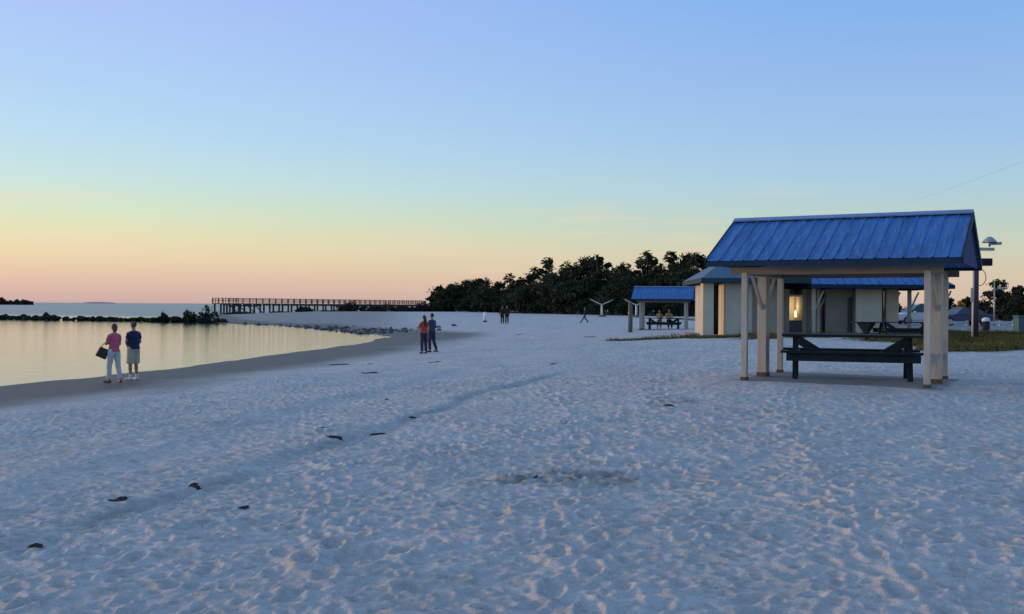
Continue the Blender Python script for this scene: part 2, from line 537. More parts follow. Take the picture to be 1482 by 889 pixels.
def build_ground():
    dense = np.deg2rad(np.arange(-38, 38.001, 0.075))
    rest = np.deg2rad(np.arange(42, 318.1, 4.0))
    ang = np.concatenate([dense, rest])          # clockwise from +Y
    rad = np.concatenate([np.geomspace(.35, 3.0, 14)[:-1], 3.0 * np.exp(np.arange(0, math.log(70 / 3.0), .0031)),
                          70 * np.exp(np.arange(.006, math.log(420 / 70), .009)), np.geomspace(440, 9500, 22)])
    A, Rr = np.meshgrid(ang, rad)
    x, y = (np.sin(A) * Rr).ravel(), (np.cos(A) * Rr).ravel()
    d = shore_dist(x, y)
    z = base_h(x, y, d)
    det = np.zeros_like(z)
    sel = (np.hypot(x, y) < 125) & (d > -1)
    det[sel] = sand_detail(x[sel], y[sel], d[sel])
    z = z + det
    # footprint trails
    for pts in TRAILS:
        step = 0
        for (ax, ay), (bx, by) in zip(pts[:-1], pts[1:]):
            ln = math.hypot(bx - ax, by - ay)
            ux, uy = (bx - ax) / ln, (by - ay) / ln
            for q in np.arange(0, ln, .40):
                sgn = 1 if step % 2 else -1
                step += 1
                px_, py_ = ax + ux * q - uy * .1 * sgn + random.gauss(0, .03), ay + uy * q + ux * .1 * sgn + random.gauss(0, .03)
                m = np.where((np.abs(x - px_) < .5) & (np.abs(y - py_) < .5))[0]
                u = ((x[m] - px_) * ux + (y[m] - py_) * uy) / .15
                v = (-(x[m] - px_) * uy + (y[m] - py_) * ux) / .062
                q2 = u * u + v * v
                z[m] += random.uniform(.6, 1.1) * .042 * (-np.exp(-q2 * 1.4) + .5 * np.exp(-((np.sqrt(q2) - 1.35) ** 2) * 5))
    # sand drifted level with the pavilion slab
    ca, sa = math.cos(R(-29.7)), math.sin(R(-29.7))
    u = np.abs((x - PAV[0]) * ca + (y - PAV[1]) * sa)
    v = np.abs(-(x - PAV[0]) * sa + (y - PAV[1]) * ca)
    k = sstep(2.9, 1.9, u) * sstep(2.6, 1.6, v)
    z = z * (1 - k) + (PZ0 - .062 + .05 * vnoise(x, y, .5, 58) + .02 * vnoise(x, y, .15, 59)) * k
    z -= .05 * sstep(1.72, 1.4, u) * sstep(1.45, 1.1, v)
    na, nr = len(ang), len(rad)
    i = np.arange(nr - 1)[:, None] * na
    k = np.arange(na)[None, :]
    k2 = (k + 1) % na
    quads = np.stack([i + k, i + na + k, i + na + k2, i + k2], -1).reshape(-1, 4)
    quads = quads[:, ::-1]
    centre = len(x)
    me = new_mesh('beach_sand', np.column_stack([np.append(x, 0), np.append(y, 0), np.append(z, gz(0, 0))]), quads, True)
    # wetness, greenery and leaf litter are places on the beach
    xs, ys, ds = np.append(x, 0), np.append(y, 0), np.append(d, 20)
    wet = 1 - sstep(3.6, 8.0, ds + 2.0 * vnoise(xs, ys, 6, 56) + 1.1 * vnoise(xs, ys, 1.6, 57))
    wet = np.maximum(wet, .55 * sstep(78, 86, ys) * sstep(-6, -14, xs + .12 * (ys - 86)) * (1 - sstep(225, 260, ys)))
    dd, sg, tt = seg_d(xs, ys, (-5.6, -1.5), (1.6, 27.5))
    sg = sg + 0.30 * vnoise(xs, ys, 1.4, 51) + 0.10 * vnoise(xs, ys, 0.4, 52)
    wrack_shade = .6 * np.exp(-((sg - .06 + .12 * vnoise(xs, ys, .12, 47)) / .12) ** 2) * sstep(0, .12, tt) * (1 - sstep(.86, 1, tt)) * np.clip(.35 + 1.1 * vnoise(xs, ys, .55, 60), 0, .7)  # dark line of weed debris, with the scarp face's shade painted into it
    for nm, val in (('wet', wet), ('green', grass_mask(xs, ys)), ('wood', wood_mask(xs, ys)), ('dug', np.maximum(dug_mask(xs, ys) * (np.hypot(xs, ys) < 40) * np.clip(.42 + 1.2 * vnoise(xs, ys, .09, 46), 0, 1), wrack_shade))):  # the last attribute holds dug sand plus the scarp's painted shade line
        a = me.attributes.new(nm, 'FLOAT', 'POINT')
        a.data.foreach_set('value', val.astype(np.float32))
    m = bpy.data.materials.new('beach_sand')
    nt, b, L = nodes_of(m)
    tc = N(nt, 'ShaderNodeTexCoord')
    n1 = N(nt, 'ShaderNodeTexNoise', in_Scale=.55, in_Detail=8.0, in_Roughness=.7)
    n2 = N(nt, 'ShaderNodeTexNoise', in_Scale=9.0, in_Detail=6.0, in_Roughness=.7)
    n3 = N(nt, 'ShaderNodeTexNoise', in_Scale=55.0, in_Detail=5.0, in_Roughness=.75)
    for n in (n1, n2, n3):
        L(tc.outputs['Object'], n.inputs['Vector'])
    c = ramp(nt, n1.outputs['Fac'], [(.3, rgb(.59, .545, .505)), (.7, rgb(.76, .695, .65))])
    c2 = ramp(nt, n2.outputs['Fac'], [(.34, rgb(.56, .54, .51)), (.58, rgb(1, 1, 1))])
    mx = N(nt, 'ShaderNodeMixRGB', blend_type='MULTIPLY')
    mx.inputs['Fac'].default_value = .6
    L(c, mx.inputs['Color1'])
    L(c2, mx.inputs['Color2'])
    c3 = ramp(nt, n3.outputs['Fac'], [(.30, rgb(.30, .27, .25)), (.46, rgb(1, 1, 1))])
    mx2 = N(nt, 'ShaderNodeMixRGB', blend_type='MULTIPLY')
    mx2.inputs['Fac'].default_value = .5
    L(mx.outputs['Color'], mx2.inputs['Color1'])
    L(c3, mx2.inputs['Color2'])
    cur = mx2.outputs['Color']

    def attr(nm):
        return N(nt, 'ShaderNodeAttribute', attribute_name=nm).outputs['Fac']
    aw = attr('wet')
    for src, colr in ((attr('dug'), rgb(.24, .21, .17)), (aw, rgb(.150, .118, .085)), (attr('green'), None), (attr('wood'), rgb(.03, .028, .02))):  # 'dug' also darkens the weed line with the scarp's painted shade
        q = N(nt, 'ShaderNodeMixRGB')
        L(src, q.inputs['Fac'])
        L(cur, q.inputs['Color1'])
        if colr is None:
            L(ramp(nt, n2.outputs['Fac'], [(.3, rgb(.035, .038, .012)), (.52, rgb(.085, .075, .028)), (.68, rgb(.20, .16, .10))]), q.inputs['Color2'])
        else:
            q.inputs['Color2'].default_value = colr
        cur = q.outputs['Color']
    L(cur, b.inputs['Base Color'])
    rr = N(nt, 'ShaderNodeMapRange')
    rr.inputs['To Min'].default_value, rr.inputs['To Max'].default_value = .9, .55
    L(aw, rr.inputs['Value'])
    L(rr.outputs['Result'], b.inputs['Roughness'])
    b.inputs['Specular IOR Level'].default_value = .22
    bp = N(nt, 'ShaderNodeBump', in_Strength=.7, in_Distance=.015)
    L(n3.outputs['Fac'], bp.inputs['Height'])
    bp2 = N(nt, 'ShaderNodeBump', in_Strength=.75, in_Distance=.06)
    L(n2.outputs['Fac'], bp2.inputs['Height'])
    L(bp.outputs['Normal'], bp2.inputs['Normal'])
    L(bp2.outputs['Normal'], b.inputs['Normal'])
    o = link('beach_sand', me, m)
    tag(o, 'pale trodden beach sand, darker and damp along the waterline', 'sand', kind='structure')


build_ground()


def build_water():
    rad = np.geomspace(4, 12000, 60)
    ang = np.linspace(0, 2 * math.pi, 121)[:-1]
    A, Rr = np.meshgrid(ang, rad)
    x, y = (np.sin(A) * Rr).ravel() - 40, (np.cos(A) * Rr).ravel() + 80
    na = len(ang)
    i = np.arange(len(rad) - 1)[:, None] * na
    k = np.arange(na)[None, :]
    k2 = (k + 1) % na
    q = np.stack([i + k2, i + na + k2, i + na + k, i + k], -1).reshape(-1, 4)
    me = new_mesh('sea_water', np.column_stack([x, y, np.full_like(x, WATER_Z)]), q, True)
    bm = bmesh.new()
    bm.from_mesh(me)
    bm.verts.ensure_lookup_table()
    bm.faces.new([bm.verts[j] for j in range(na)])
    bmesh.ops.recalc_face_normals(bm, faces=bm.faces)
    bm.normal_update()
    if sum(f.normal.z for f in bm.faces) < 0:
        bmesh.ops.reverse_faces(bm, faces=bm.faces)
    bm.to_mesh(me)
    bm.free()
    m = bpy.data.materials.new('sea_water')
    nt, b, L = nodes_of(m)
    tc = N(nt, 'ShaderNodeTexCoord')
    sp = N(nt, 'ShaderNodeSeparateXYZ')
    L(tc.outputs['Object'], sp.inputs[0])
    # the open bay beyond the breakwater is wind-rippled, the lagoon is calm
    m1 = N(nt, 'ShaderNodeMath', operation='MULTIPLY')
    m1.inputs[1].default_value = .44
    L(sp.outputs['X'], m1.inputs[0])
    m2 = N(nt, 'ShaderNodeMath', operation='ADD')
    L(sp.outputs['Y'], m2.inputs[0])
    L(m1.outputs[0], m2.inputs[1])
    mr = N(nt, 'ShaderNodeMapRange', interpolation_type='SMOOTHSTEP')
    mr.inputs['From Min'].default_value, mr.inputs['From Max'].default_value = 100, 170
    L(m2.outputs[0], mr.inputs['Value'])
    n1 = N(nt, 'ShaderNodeTexNoise', in_Scale=1.1, in_Detail=5.0, in_Roughness=.6)
    n2 = N(nt, 'ShaderNodeTexNoise', in_Scale=.09, in_Detail=3.0)
    mp = N(nt, 'ShaderNodeMapping')
    mp.inputs['Scale'].default_value = (.6, 1.4, 1)
    L(tc.outputs['Object'], mp.inputs['Vector'])
    L(mp.outputs['Vector'], n1.inputs['Vector'])
    L(mp.outputs['Vector'], n2.inputs['Vector'])
    st = N(nt, 'ShaderNodeMapRange')
    st.inputs['To Min'].default_value, st.inputs['To Max'].default_value = .2, .5
    L(mr.outputs['Result'], st.inputs['Value'])
    bp = N(nt, 'ShaderNodeBump', in_Distance=.12)
    L(st.outputs['Result'], bp.inputs['Strength'])
    L(n1.outputs['Fac'], bp.inputs['Height'])
    bp2 = N(nt, 'ShaderNodeBump', in_Distance=.4, in_Strength=.06)
    L(n2.outputs['Fac'], bp2.inputs['Height'])
    L(bp.outputs['Normal'], bp2.inputs['Normal'])
    L(bp2.outputs['Normal'], b.inputs['Normal'])
    ro = N(nt, 'ShaderNodeMapRange')
    ro.inputs['To Min'].default_value, ro.inputs['To Max'].default_value = .06, .30
    L(mr.outputs['Result'], ro.inputs['Value'])
    L(ro.outputs['Result'], b.inputs['Roughness'])
    b.inputs['Base Color'].default_value = rgb(.05, .075, .085)
    b.inputs['IOR'].default_value = 1.33
    tag(link('sea_water', me, m), 'calm pale lagoon and rippled bay water', 'water', kind='structure')


build_water()

# ------------------------------------------------------------------ picnic table and pavilion
def make_table(loc, rz, label, group='picnic tables'):
    t = thing('picnic_table', loc, label, 'picnic table', rz, group)
    mb = MB()
    for k in range(5):
        mb.box((0, -.32 + .16 * k, .735), (2.44, .148, .04))
    mb.build('tabletop', M_table, t, bevel=.006)
    for s in (-1, 1):
        b = MB()
        b.box((0, s * .66, .445), (2.46, .26, .042))
        seat = b.build('bench_seat', M_table, t, bevel=.006)
        b = MB()
        b.box((0, s * .70, .352), (2.26, .045, .14))
        b.build('apron', M_table, seat, bevel=.005)
    for e in (-1, 1):
        for s in (-1, 1):
            b = MB()
            b.bar((e * .98, s * .20, .712), (e * .98, s * .44, -.06), .05, .095, (1, 0, 0))
            b.build('leg', M_table, t)
        b = MB()
        b.box((e * .933, 0, .402), (.045, 1.5, .09))
        b.box((e * .933, 0, .69), (.045, .7, .05))
        b.build('cross_beam', M_table, t)
        b = MB()
        b.bar((e * .94, -.30, .66), (e * .46, -.30, .36), .15, .05, (0, 1, 0))
        b.build('brace', M_table, t)
    return t


def make_pavilion(loc, rz, label):
    t = thing('picnic_pavilion', loc, label, 'pavilion', rz, 'blue-roofed picnic pavilions')
    EV, RG, HW, HL = 2.05, 2.888, 1.713, 2.067
    mb = MB()
    nx = 19
    for s in (-1, 1):
        # roof sheet with a rib at every seam
        sl = Vector((0, s * HW, EV - RG))
        nrm = Vector((0, s * (RG - EV), HW)).normalized()
        for i in range(nx):
            x0, x1 = -HL + 2 * HL * i / nx, -HL + 2 * HL * (i + 1) / nx
            prof = [(x0, 0), (x0 + .008, .022), (x0 + .02, .022), (x0 + .03, 0), (x1, 0)]
            for (xa, ha), (xb, hb) in zip(prof[:-1], prof[1:]):
                a = Vector((xa, 0, RG)) + nrm * ha
                b_ = Vector((xb, 0, RG)) + nrm * hb
                mb.add([a, b_, b_ + sl, a + sl], [(0, 1, 2, 3)])
        # underside
        dn = nrm * -.05
        mb.add([Vector((-HL, 0, RG)) + dn, Vector((HL, 0, RG)) + dn, Vector((HL, 0, RG)) + dn + sl, Vector((-HL, 0, RG)) + dn + sl], [(0, 1, 2, 3)])
    roof = mb.build('roof', M_roof, t)
    b = MB()
    for s in (-1, 1):
        b.bar((-HL - .02, s * .055, RG + .018), (HL + .02, s * .055, RG + .018), .14, .022, (0, s * .48, 1))
    b.build('ridge_cap', M_ridge, roof)
    for s in (-1, 1):
        b = MB()
        b.box((0, s * (HW - .004), EV - .055), (2 * HL + .02, .04, .09))
        b.build('eave_fascia', M_fascia, roof)
    for e in (-1, 1):
        b = MB()
        for s in (-1, 1):
            b.bar((e * (HL + .012), 0, RG - .035), (e * (HL + .012), s * (HW + .02), EV - .045), .03, .12, (0, 0, 1))
        b.build('barge_board', M_fascia, roof)
        b = MB()
        g = [(-HW + .03, EV - .07), (HW - .03, EV - .07), (0, RG - .1)]
        vs = [(e * (HL - .03), y, z) for y, z in g] + [(e * (HL - .07), y, z) for y, z in g]
        b.add(vs, [(0, 1, 2), (5, 4, 3), (0, 1, 4, 3), (1, 2, 5, 4), (2, 0, 3, 5)])
        b.build('gable_panel', M_gable, roof)
    bz = 1.93
    for s in (-1, 1):
        b = MB()
        b.box((0, s * 1.214, bz - .045), (3.5, .09, .13))
        b.build('beam', M_beam, t)
    for e in (-1, 1):
        b = MB()
        b.box((e * 1.517, 0, bz - .06), (.1, 2.32, .1))
        b.build('tie_beam', M_beam, t)
        for s in (-1, 1):
            b = MB()
            b.box((e * 1.517, s * 1.214, .90), (.10, .10, 1.92))
            p = b.build('post', M_post, t, bevel=.006)
            b = MB()
            b.box((e * 1.517, s * 1.214, -.04), (.115, .115, .08))
            b.build('post_base', M_rust, p)
        b = MB()
        b.box((e * 1.517, 0, .89), (.17, .24, 1.92))
        c = b.build('column', M_col, t, bevel=.008)
        b = MB()
        b.box((e * 1.517, 0, -.03), (.18, .25, .10))
        b.build('post_base', M_rust, c)
        for s in (-1, 1):
            b = MB()
            b.bar((e * 1.517, s * .1, 1.22), (e * 1.517, s * .78, 1.83), .05, .07)
            b.build('knee_brace', M_post, t)
    b = MB()
    b.box((0, 0, -.12), (3.5, 2.95, .12))
    b.build('floor_slab', M_conc, t, bevel=.01)
    return t


PZ0 = 0.26
make_pavilion((PAV[0], PAV[1], PZ0), R(-29.7), 'large near picnic pavilion with ribbed blue gable roof on cream posts')
make_table((PAV[0] + .16, PAV[1] + .22, PZ0), R(-17), 'dark green picnic table standing under the near blue-roofed pavilion')

fp = ground_at(961, 69.0)
fp.z += .05
make_pavilion(fp, R(-14), 'small distant picnic pavilion with blue roof left of the restroom building')
ft = make_table(fp + Vector((0, 0, 0)), R(-14), 'dark picnic table with two people under the distant small pavilion')

# ------------------------------------------------------------------ restroom building
BX, BY = 9.95, 50.6
BZ = 0.06
bt = thing('restroom_building', (BX, BY, BZ), 'low grey restroom building with cream fins and blue metal roofs behind the near pavilion', 'building', R(-3))


def bbox(name, x0, x1, y0, y1, z0, z1, m, parent=bt, bev=0):
    b = MB()
    b.box(((x0 + x1) / 2, (y0 + y1) / 2, (z0 + z1) / 2), (x1 - x0, y1 - y0, z1 - z0))
    return b.build(name, m, parent, bevel=bev)


H1 = 2.66
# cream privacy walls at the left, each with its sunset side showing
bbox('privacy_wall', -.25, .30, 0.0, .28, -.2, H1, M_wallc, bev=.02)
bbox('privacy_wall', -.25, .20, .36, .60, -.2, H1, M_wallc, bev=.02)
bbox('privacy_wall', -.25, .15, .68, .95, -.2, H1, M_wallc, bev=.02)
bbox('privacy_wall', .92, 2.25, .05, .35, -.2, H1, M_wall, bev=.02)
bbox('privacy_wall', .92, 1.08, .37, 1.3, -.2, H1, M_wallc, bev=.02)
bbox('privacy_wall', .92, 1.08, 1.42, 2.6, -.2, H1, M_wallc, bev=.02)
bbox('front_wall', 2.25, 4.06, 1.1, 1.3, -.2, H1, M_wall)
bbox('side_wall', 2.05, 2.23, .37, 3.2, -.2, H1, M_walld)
bbox('back_wall', .2, 4.9, 6.2, 6.4, -.2, H1, M_wall)
bbox('side_wall', .2, .4, 2.6, 6.18, -.2, H1, M_wall)
# lit entrance lobby
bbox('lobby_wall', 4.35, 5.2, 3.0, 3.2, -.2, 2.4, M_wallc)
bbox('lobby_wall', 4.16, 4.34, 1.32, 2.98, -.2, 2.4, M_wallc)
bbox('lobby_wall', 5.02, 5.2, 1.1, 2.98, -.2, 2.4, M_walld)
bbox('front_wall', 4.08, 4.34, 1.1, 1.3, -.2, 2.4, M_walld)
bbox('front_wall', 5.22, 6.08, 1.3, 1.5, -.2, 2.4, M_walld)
bbox('lobby_ceiling', 4.35, 5.01, 1.1, 2.98, 2.0, 2.1, M_wall)
bbox('half_door', 4.36, 5.0, 1.2, 1.26, -.1, .78, M_door)
lp = MB()
lp.box((4.97, 2.5, 1.10), (.05, .12, .34))
lamp = lp.build('wall_lamp', mat('lit_lamp', rgb(.9, .8, .6), .4, .05, emit=rgb(1, .82, .48), estr=3.0), bt, True)
ld = bpy.data.lights.new('lobby_light', 'POINT')
ld.energy, ld.color, ld.shadow_soft_size = 15, (1, .76, .42), .15
lo = bpy.data.objects.new('lobby_light', ld)
COL.objects.link(lo)
lo.parent = bt
lo.location = (4.72, 2.3, 1.5)
# second wing
H2 = 2.42
X2 = 4.92
Y2 = -.35
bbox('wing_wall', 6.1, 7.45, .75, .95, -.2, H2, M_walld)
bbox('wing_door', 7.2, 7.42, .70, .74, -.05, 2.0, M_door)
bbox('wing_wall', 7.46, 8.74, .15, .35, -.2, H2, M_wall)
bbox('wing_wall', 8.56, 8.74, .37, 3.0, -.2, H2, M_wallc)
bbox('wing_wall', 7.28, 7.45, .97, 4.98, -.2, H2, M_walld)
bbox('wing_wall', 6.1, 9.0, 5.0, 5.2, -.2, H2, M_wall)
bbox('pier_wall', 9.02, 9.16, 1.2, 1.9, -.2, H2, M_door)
bbox('pier_wall', 9.2, 9.82, .9, 1.3, -.2, H2, M_wallc)
for x, y in ((5.28, -.1), (5.78, 1.0), (10.95, -.1), (11.55, -.1), (10.6, 4.6), (11.6, 4.6)):
    b = MB()
    b.box((x, y, H2 / 2 - .1), (.16, .16, H2 + .2))
    p = b.build('porch_post', M_post, bt)
    b = MB()
    b.bar((x + .05, y, 1.35), (x + .5, y, H2 - .1), .07, .08)
    b.build('post_brace', M_post, p)


def hip_roof(name, x0, x1, y0, y1, z, rise, inset0, inset1, m, mf, gap=.42, fas=.24):
    """hipped sheet roof with standing seams; its eave boards are a child"""
    ym = (y0 + y1) / 2
    a, b_ = Vector((x0 + inset0, ym, z + rise)), Vector((x1 - inset1, ym, z + rise))
    c = [Vector((x0, y0, z)), Vector((x1, y0, z)), Vector((x1, y1, z)), Vector((x0, y1, z))]
    mb = MB()
    mb.add([c[0], c[1], b_, a], [(0, 1, 2, 3)])
    mb.add([c[2], c[3], a, b_], [(0, 1, 2, 3)])
    mb.add([c[1], c[2], b_], [(0, 1, 2)])
    mb.add([c[3], c[0], a], [(0, 1, 2)])
    mb.add([v - Vector((0, 0, .04)) for v in c], [(0, 1, 2, 3)])
    x = x0 + gap
    while x < x1 - .1:
        t = 1.0
        if x < x0 + inset0:
            t = (x - x0) / inset0
        elif x > x1 - inset1 and inset1 > 0:
            t = (x1 - x) / inset1
        mb.bar((x, y0, z + .014), (x, y0 + (ym - y0) * t, z + rise * t + .014), .04, .035)
        x += gap
    rf = mb.build(name, m, bt)
    f = MB()
    f.box(((x0 + x1) / 2, y0 + .02, z - fas / 2), (x1 - x0 + .06, .05, fas))
    f.box(((x0 + x1) / 2, y1 - .02, z - fas / 2), (x1 - x0 + .06, .05, fas))
    f.box((x0 + .003, ym, z - fas / 2), (.05, y1 - y0 - .1, fas))
    f.box((x1 - .003, ym, z - fas / 2), (.05, y1 - y0 - .1, fas))
    f.build('eave_fascia', mf, rf)
    b2 = MB()
    b2.bar(a + Vector((-.05, 0, .02)), b_ + Vector((.05, 0, .02)), .25, .05)
    b2.build('ridge_cap', m, rf)
    return rf


hip_roof('left_roof', -.42, 4.98, -.75, 7.2, 2.90, 1.45, 2.2, 1.2, M_groof, M_gfas)
hip_roof('wing_roof', 5.04, 11.98, -.75, 5.8, 2.62, 1.5, .05, 1.5, M_roof, M_fascia, fas=.2)
for x, y in ((5.0, -1.0),):
    pass
b = MB()
b.box((6.3, 2.6, -.1), (13.6, 6.9, .16))
b.build('floor_slab', M_conc, bt)

# ------------------------------------------------------------------ things around the building
up_ = ground_at(1411.5, 46)
t = thing('utility_pole', up_, 'brown utility pole carrying floodlights and a hanging cable behind the near pavilion', 'utility pole')
MB().tube([(0, 0, -.3), (.02, 0, 4.5)], [.15, .12], 12).build('pole', mat('purple_brown_pole', rgb(.085, .06, .065), .9, .2, 2, spec=.2), t, True)
MB().tube([(-.18, -.12, -.2), (-.16, -.12, 3.4)], .045, 8).build('conduit_pipe', M_white, t, True)
MB().box((.42, -.05, 3.52), (.55, .3, .34)).build('transformer_box', M_dark, t, bevel=.02)
MB().box((.3, 0, 4.12), (1.1, .1, .14)).build('cross_arm', M_metal, t)
fl = MB()
fl.tube([(.62, -.05, 4.24), (.62, -.05, 4.50)], [.05, .05], 10)
fl.tube([(.62, -.05, 4.42), (.62, -.05, 4.52), (.62, -.05, 4.66), (.62, -.05, 4.70)], [.33, .27, .13, .04], 16)
fl.build('floodlight', M_metal, t, True)
MB().tube([(.7, -.05, 4.36), (1.15, -.05, 4.40)], [.05, .07], 8).build('floodlight_arm', M_metal, t, True)
MB().tube([(.2 + .28 * math.sin(a), 0, 2.82 + .38 * math.cos(a)) for a in np.linspace(-.3, math.pi * 1.05, 16)], .016, 6).build('hanging_cable', M_dark, t, True)
MB().box((-.22, -.17, 2.0), (.12, .1, .65)).build('meter_box', M_metal, t)

# wire running up from the pole
pa, pb = at(1300, 296, 75), at(1500, 226, 30)
pts = [pa.lerp(pb, k / 14) + Vector((0, 0, -.12 * math.sin(math.pi * k / 14))) for k in range(15)]
w = MB().tube(pts, .0035, 5).build('overhead_wire', M_metal)
tag(w, 'thin overhead wire crossing the sky above the near pavilion roof', 'wire')

def light_pole(px, Y, h, label, arm):
    p = ground_at(px, Y)
    t = thing('light_pole', p, label, 'light pole', 0, 'parking lot light poles')
    MB().tube([(0, 0, -.2), (0, 0, h)], [.07, .045], 8).build('pole', M_metal, t, True)
    MB().tube([(0, 0, h - .7), (arm, 0, h - .55)], .03, 6).build('arm', M_metal, t, True)
    MB().ell((arm * 1.25, 0, h - .57), (.32, .16, .09)).build('lamp_head', M_metal, t, True)


light_pole(1318.5, 92, 4.6, 'thin distant light pole showing through the open breezeway', .5)
light_pole(1439, 74, 3.5, 'grey light pole in front of the rounded dark tree at the far right', .55)

def pedestal_table(px, py, Y, s, label):
    p = ground_at(px, Y)
    t = thing('grill_stand', p, label, 'grill')
    MB().tube([(0, 0, .28), (0, 0, .72), (0, 0, .76)], [.10 * s, .42 * s, .44 * s], 4).build('grill_box', M_table, t)
    MB().tube([(0, 0, -.1), (0, 0, .29)], .09 * s, 8).build('grill_post', M_table, t, True)
    MB().box((0, -.02, .785), (1.3 * s, .7 * s, .035)).build('shelf', M_table, t)


pedestal_table(1254, 0, 43, .95, 'dark flared grill stand in front of the building wing')
p = ground_at(1309, 44.5)
make_table(p, R(4), 'dark picnic table in the open beside the breezeway behind the near pavilion')

# low white barrier along the car park
def barrier(px0, px1, Y0, Y1, label):
    a, b_ = ground_at(px0, Y0), ground_at(px1, Y1)
    mid = (a + b_) / 2
    rz = math.atan2(b_.y - a.y, b_.x - a.x)
    Lh = (b_ - a).length / 2
    t = thing('low_barrier', mid, label, 'barrier', rz, 'low white car park barriers')
    MB().box((0, 0, .55), (2 * Lh, .08, .16)).build('top_rail', M_barrier, t, bevel=.01)
    MB().box((0, .01, .2), (2 * Lh, .08, .3)).build('lower_board', M_barrier, t, bevel=.01)
    n = max(2, int(Lh))
    for k in range(n + 1):
        MB().box((-Lh + .06 + (2 * Lh - .12) * k / n, .08, .3), (.11, .09, .75)).build('barrier_post', M_barrier, t)


barrier(1343, 1402, 60, 60, 'low white barrier in front of the navy parked car')
barrier(1428, 1469, 61, 62, 'low white barrier between the utility pole and the teal bin')
bp_ = ground_at(1427, 61)
t = thing('litter_bin', bp_, 'small dark litter bin with a pale top at the end of the white barrier', 'bin')
MB().tube([(0, 0, -.1), (0, 0, .62)], [.2, .23], 14).build('bin_body', M_dark, t, True)
MB().tube([(0, 0, .62), (0, 0, .78), (0, 0, .86)], [.24, .22, .1], 14).build('bin_lid', M_white, t, True)
bp_ = ground_at(1478, 56)
t = thing('waste_bin', bp_, 'tall teal waste bin standing on the grass at the right edge', 'bin')
MB().box((0, 0, .45), (.62, .62, .95)).build('bin_body', M_teal, t, bevel=.03)
MB().box((0, 0, .97), (.68, .68, .09)).build('bin_lid', M_teal, t, bevel=.03)
for e in (-1, 1):
    MB().tube([(e * .36, .25, .05), (e * .31, .25, .05)], .09, 12).build('wheel', M_tyre, t)

# car park
pk = MB()
pk.add([(18.5, 63, 0), (75, 63, 0), (75, 118, 0), (18.5, 118, 0)], [(0, 1, 2, 3)])
zs = max(gz(x, y) for x in range(19, 76, 3) for y in range(63, 119, 3))
pk.v = [(x, y, zs + .01) for x, y, _ in pk.v]
pk.build('parking_lot', mat('worn_asphalt', rgb(.20, .19, .18), .85, .25, .8, bump=.3))['kind'] = 'structure'
PKZ = zs + .01


def make_car(loc, rz, label, paint, tall):
    t = thing('parked_car', loc, label, 'car', rz, 'cars in the car park')
    H = 1.72 if tall else 1.42
    belt = .98 if tall else .88
    body = [(-2.25, .42), (-2.28, .62), (-2.2, .82), (-1.2, belt), (2.0, belt + .02), (2.25, .9), (2.3, .5), (2.2, .34), (-2.1, .32)]
    MB().prism(body, -.86, .86).build('body', paint, t, bevel=.07)
    if tall:
        cab = [(-1.25, belt + .002), (-.45, H - .1), (-.2, H - .04), (1.75, H - .04), (2.1, belt + .022)]
    else:
        cab = [(-1.0, belt + .002), (-.3, H - .06), (-.1, H - .04), (.9, H - .04), (1.75, belt + .022)]
    vs = []
    for sgn, yy in ((-1, .8), (1, .8)):
        vs += [(x, sgn * (yy - (z - belt) * .22), z) for x, z in cab]
    n = len(cab)
    MB().add(vs, [tuple(range(n)), tuple(range(2 * n - 1, n - 1, -1))] + [(i, i + n, (i + 1) % n + n, (i + 1) % n) for i in range(n)]).build('window_glass', M_glass, t)
    rf = [cab[1], cab[2], cab[3]]
    vs = []
    for zz in (0, .045):
        for x, z in rf:
            for sgn in (-1, 1):
                vs.append((x, sgn * (.83 - (H - belt) * .22), z + zz + .002))
    MB().add(vs, [(0, 2, 3, 1), (2, 4, 5, 3), (6, 7, 9, 8), (8, 9, 11, 10), (0, 6, 8, 2), (2, 8, 10, 4), (1, 3, 9, 7), (3, 5, 11, 9), (0, 1, 7, 6), (4, 10, 11, 5)]).build('roof_panel', paint, t)
    for sgn in (-1, 1):
        MB().bar((.55, sgn * .79, belt), (.55, sgn * .66, H - .05), .07, .02, (1, 0, 0)).build('door_pillar', paint, t)
        MB().box((-.85, sgn * .93, belt + .05), (.16, .2, .13)).build('wing_mirror', paint, t, bevel=.03)
        MB().box((-2.25, sgn * .62, .68), (.08, .3, .14)).build('headlight', M_lampg, t, bevel=.02)
        for x in (-1.42, 1.42):
            w_ = MB().tube([(x, sgn * .66, .33), (x, sgn * .88, .33)], .34, 20).build('wheel', M_tyre, t)
            MB().tube([(x, sgn * .87, .33), (x, sgn * .895, .33)], .2, 16).build('rim', M_metal, w_)
    MB().box((-2.27, 0, .46), (.12, 1.6, .16)).build('bumper', M_dark, t, bevel=.03)
    return t


c = at(1332, 444, 82)
make_car((c.x, c.y, PKZ), R(2), 'silver sport utility car with dark windows seen through the breezeway', M_suv, True)
c = at(1391, 444, 76)
make_car((c.x, c.y, PKZ), R(8), 'low navy car parked behind the white barrier', M_sedan, False)

# wooden piling beside the far pavilion
p = on_ground(912, 481)
t = thing('wooden_piling', p, 'stout weathered wooden piling standing alone in sand left of the far pavilion', 'piling')
MB().tube([(0, 0, -.3), (.01, 0, .9), (0, 0, 1.9), (0, 0, 1.93)], [.15, .145, .135, .11], 14).build('post', M_wood, t, True)
MB().box((-.12, -.1, 1.25), (.06, .05, .12)).build('number_plate', M_white, t)


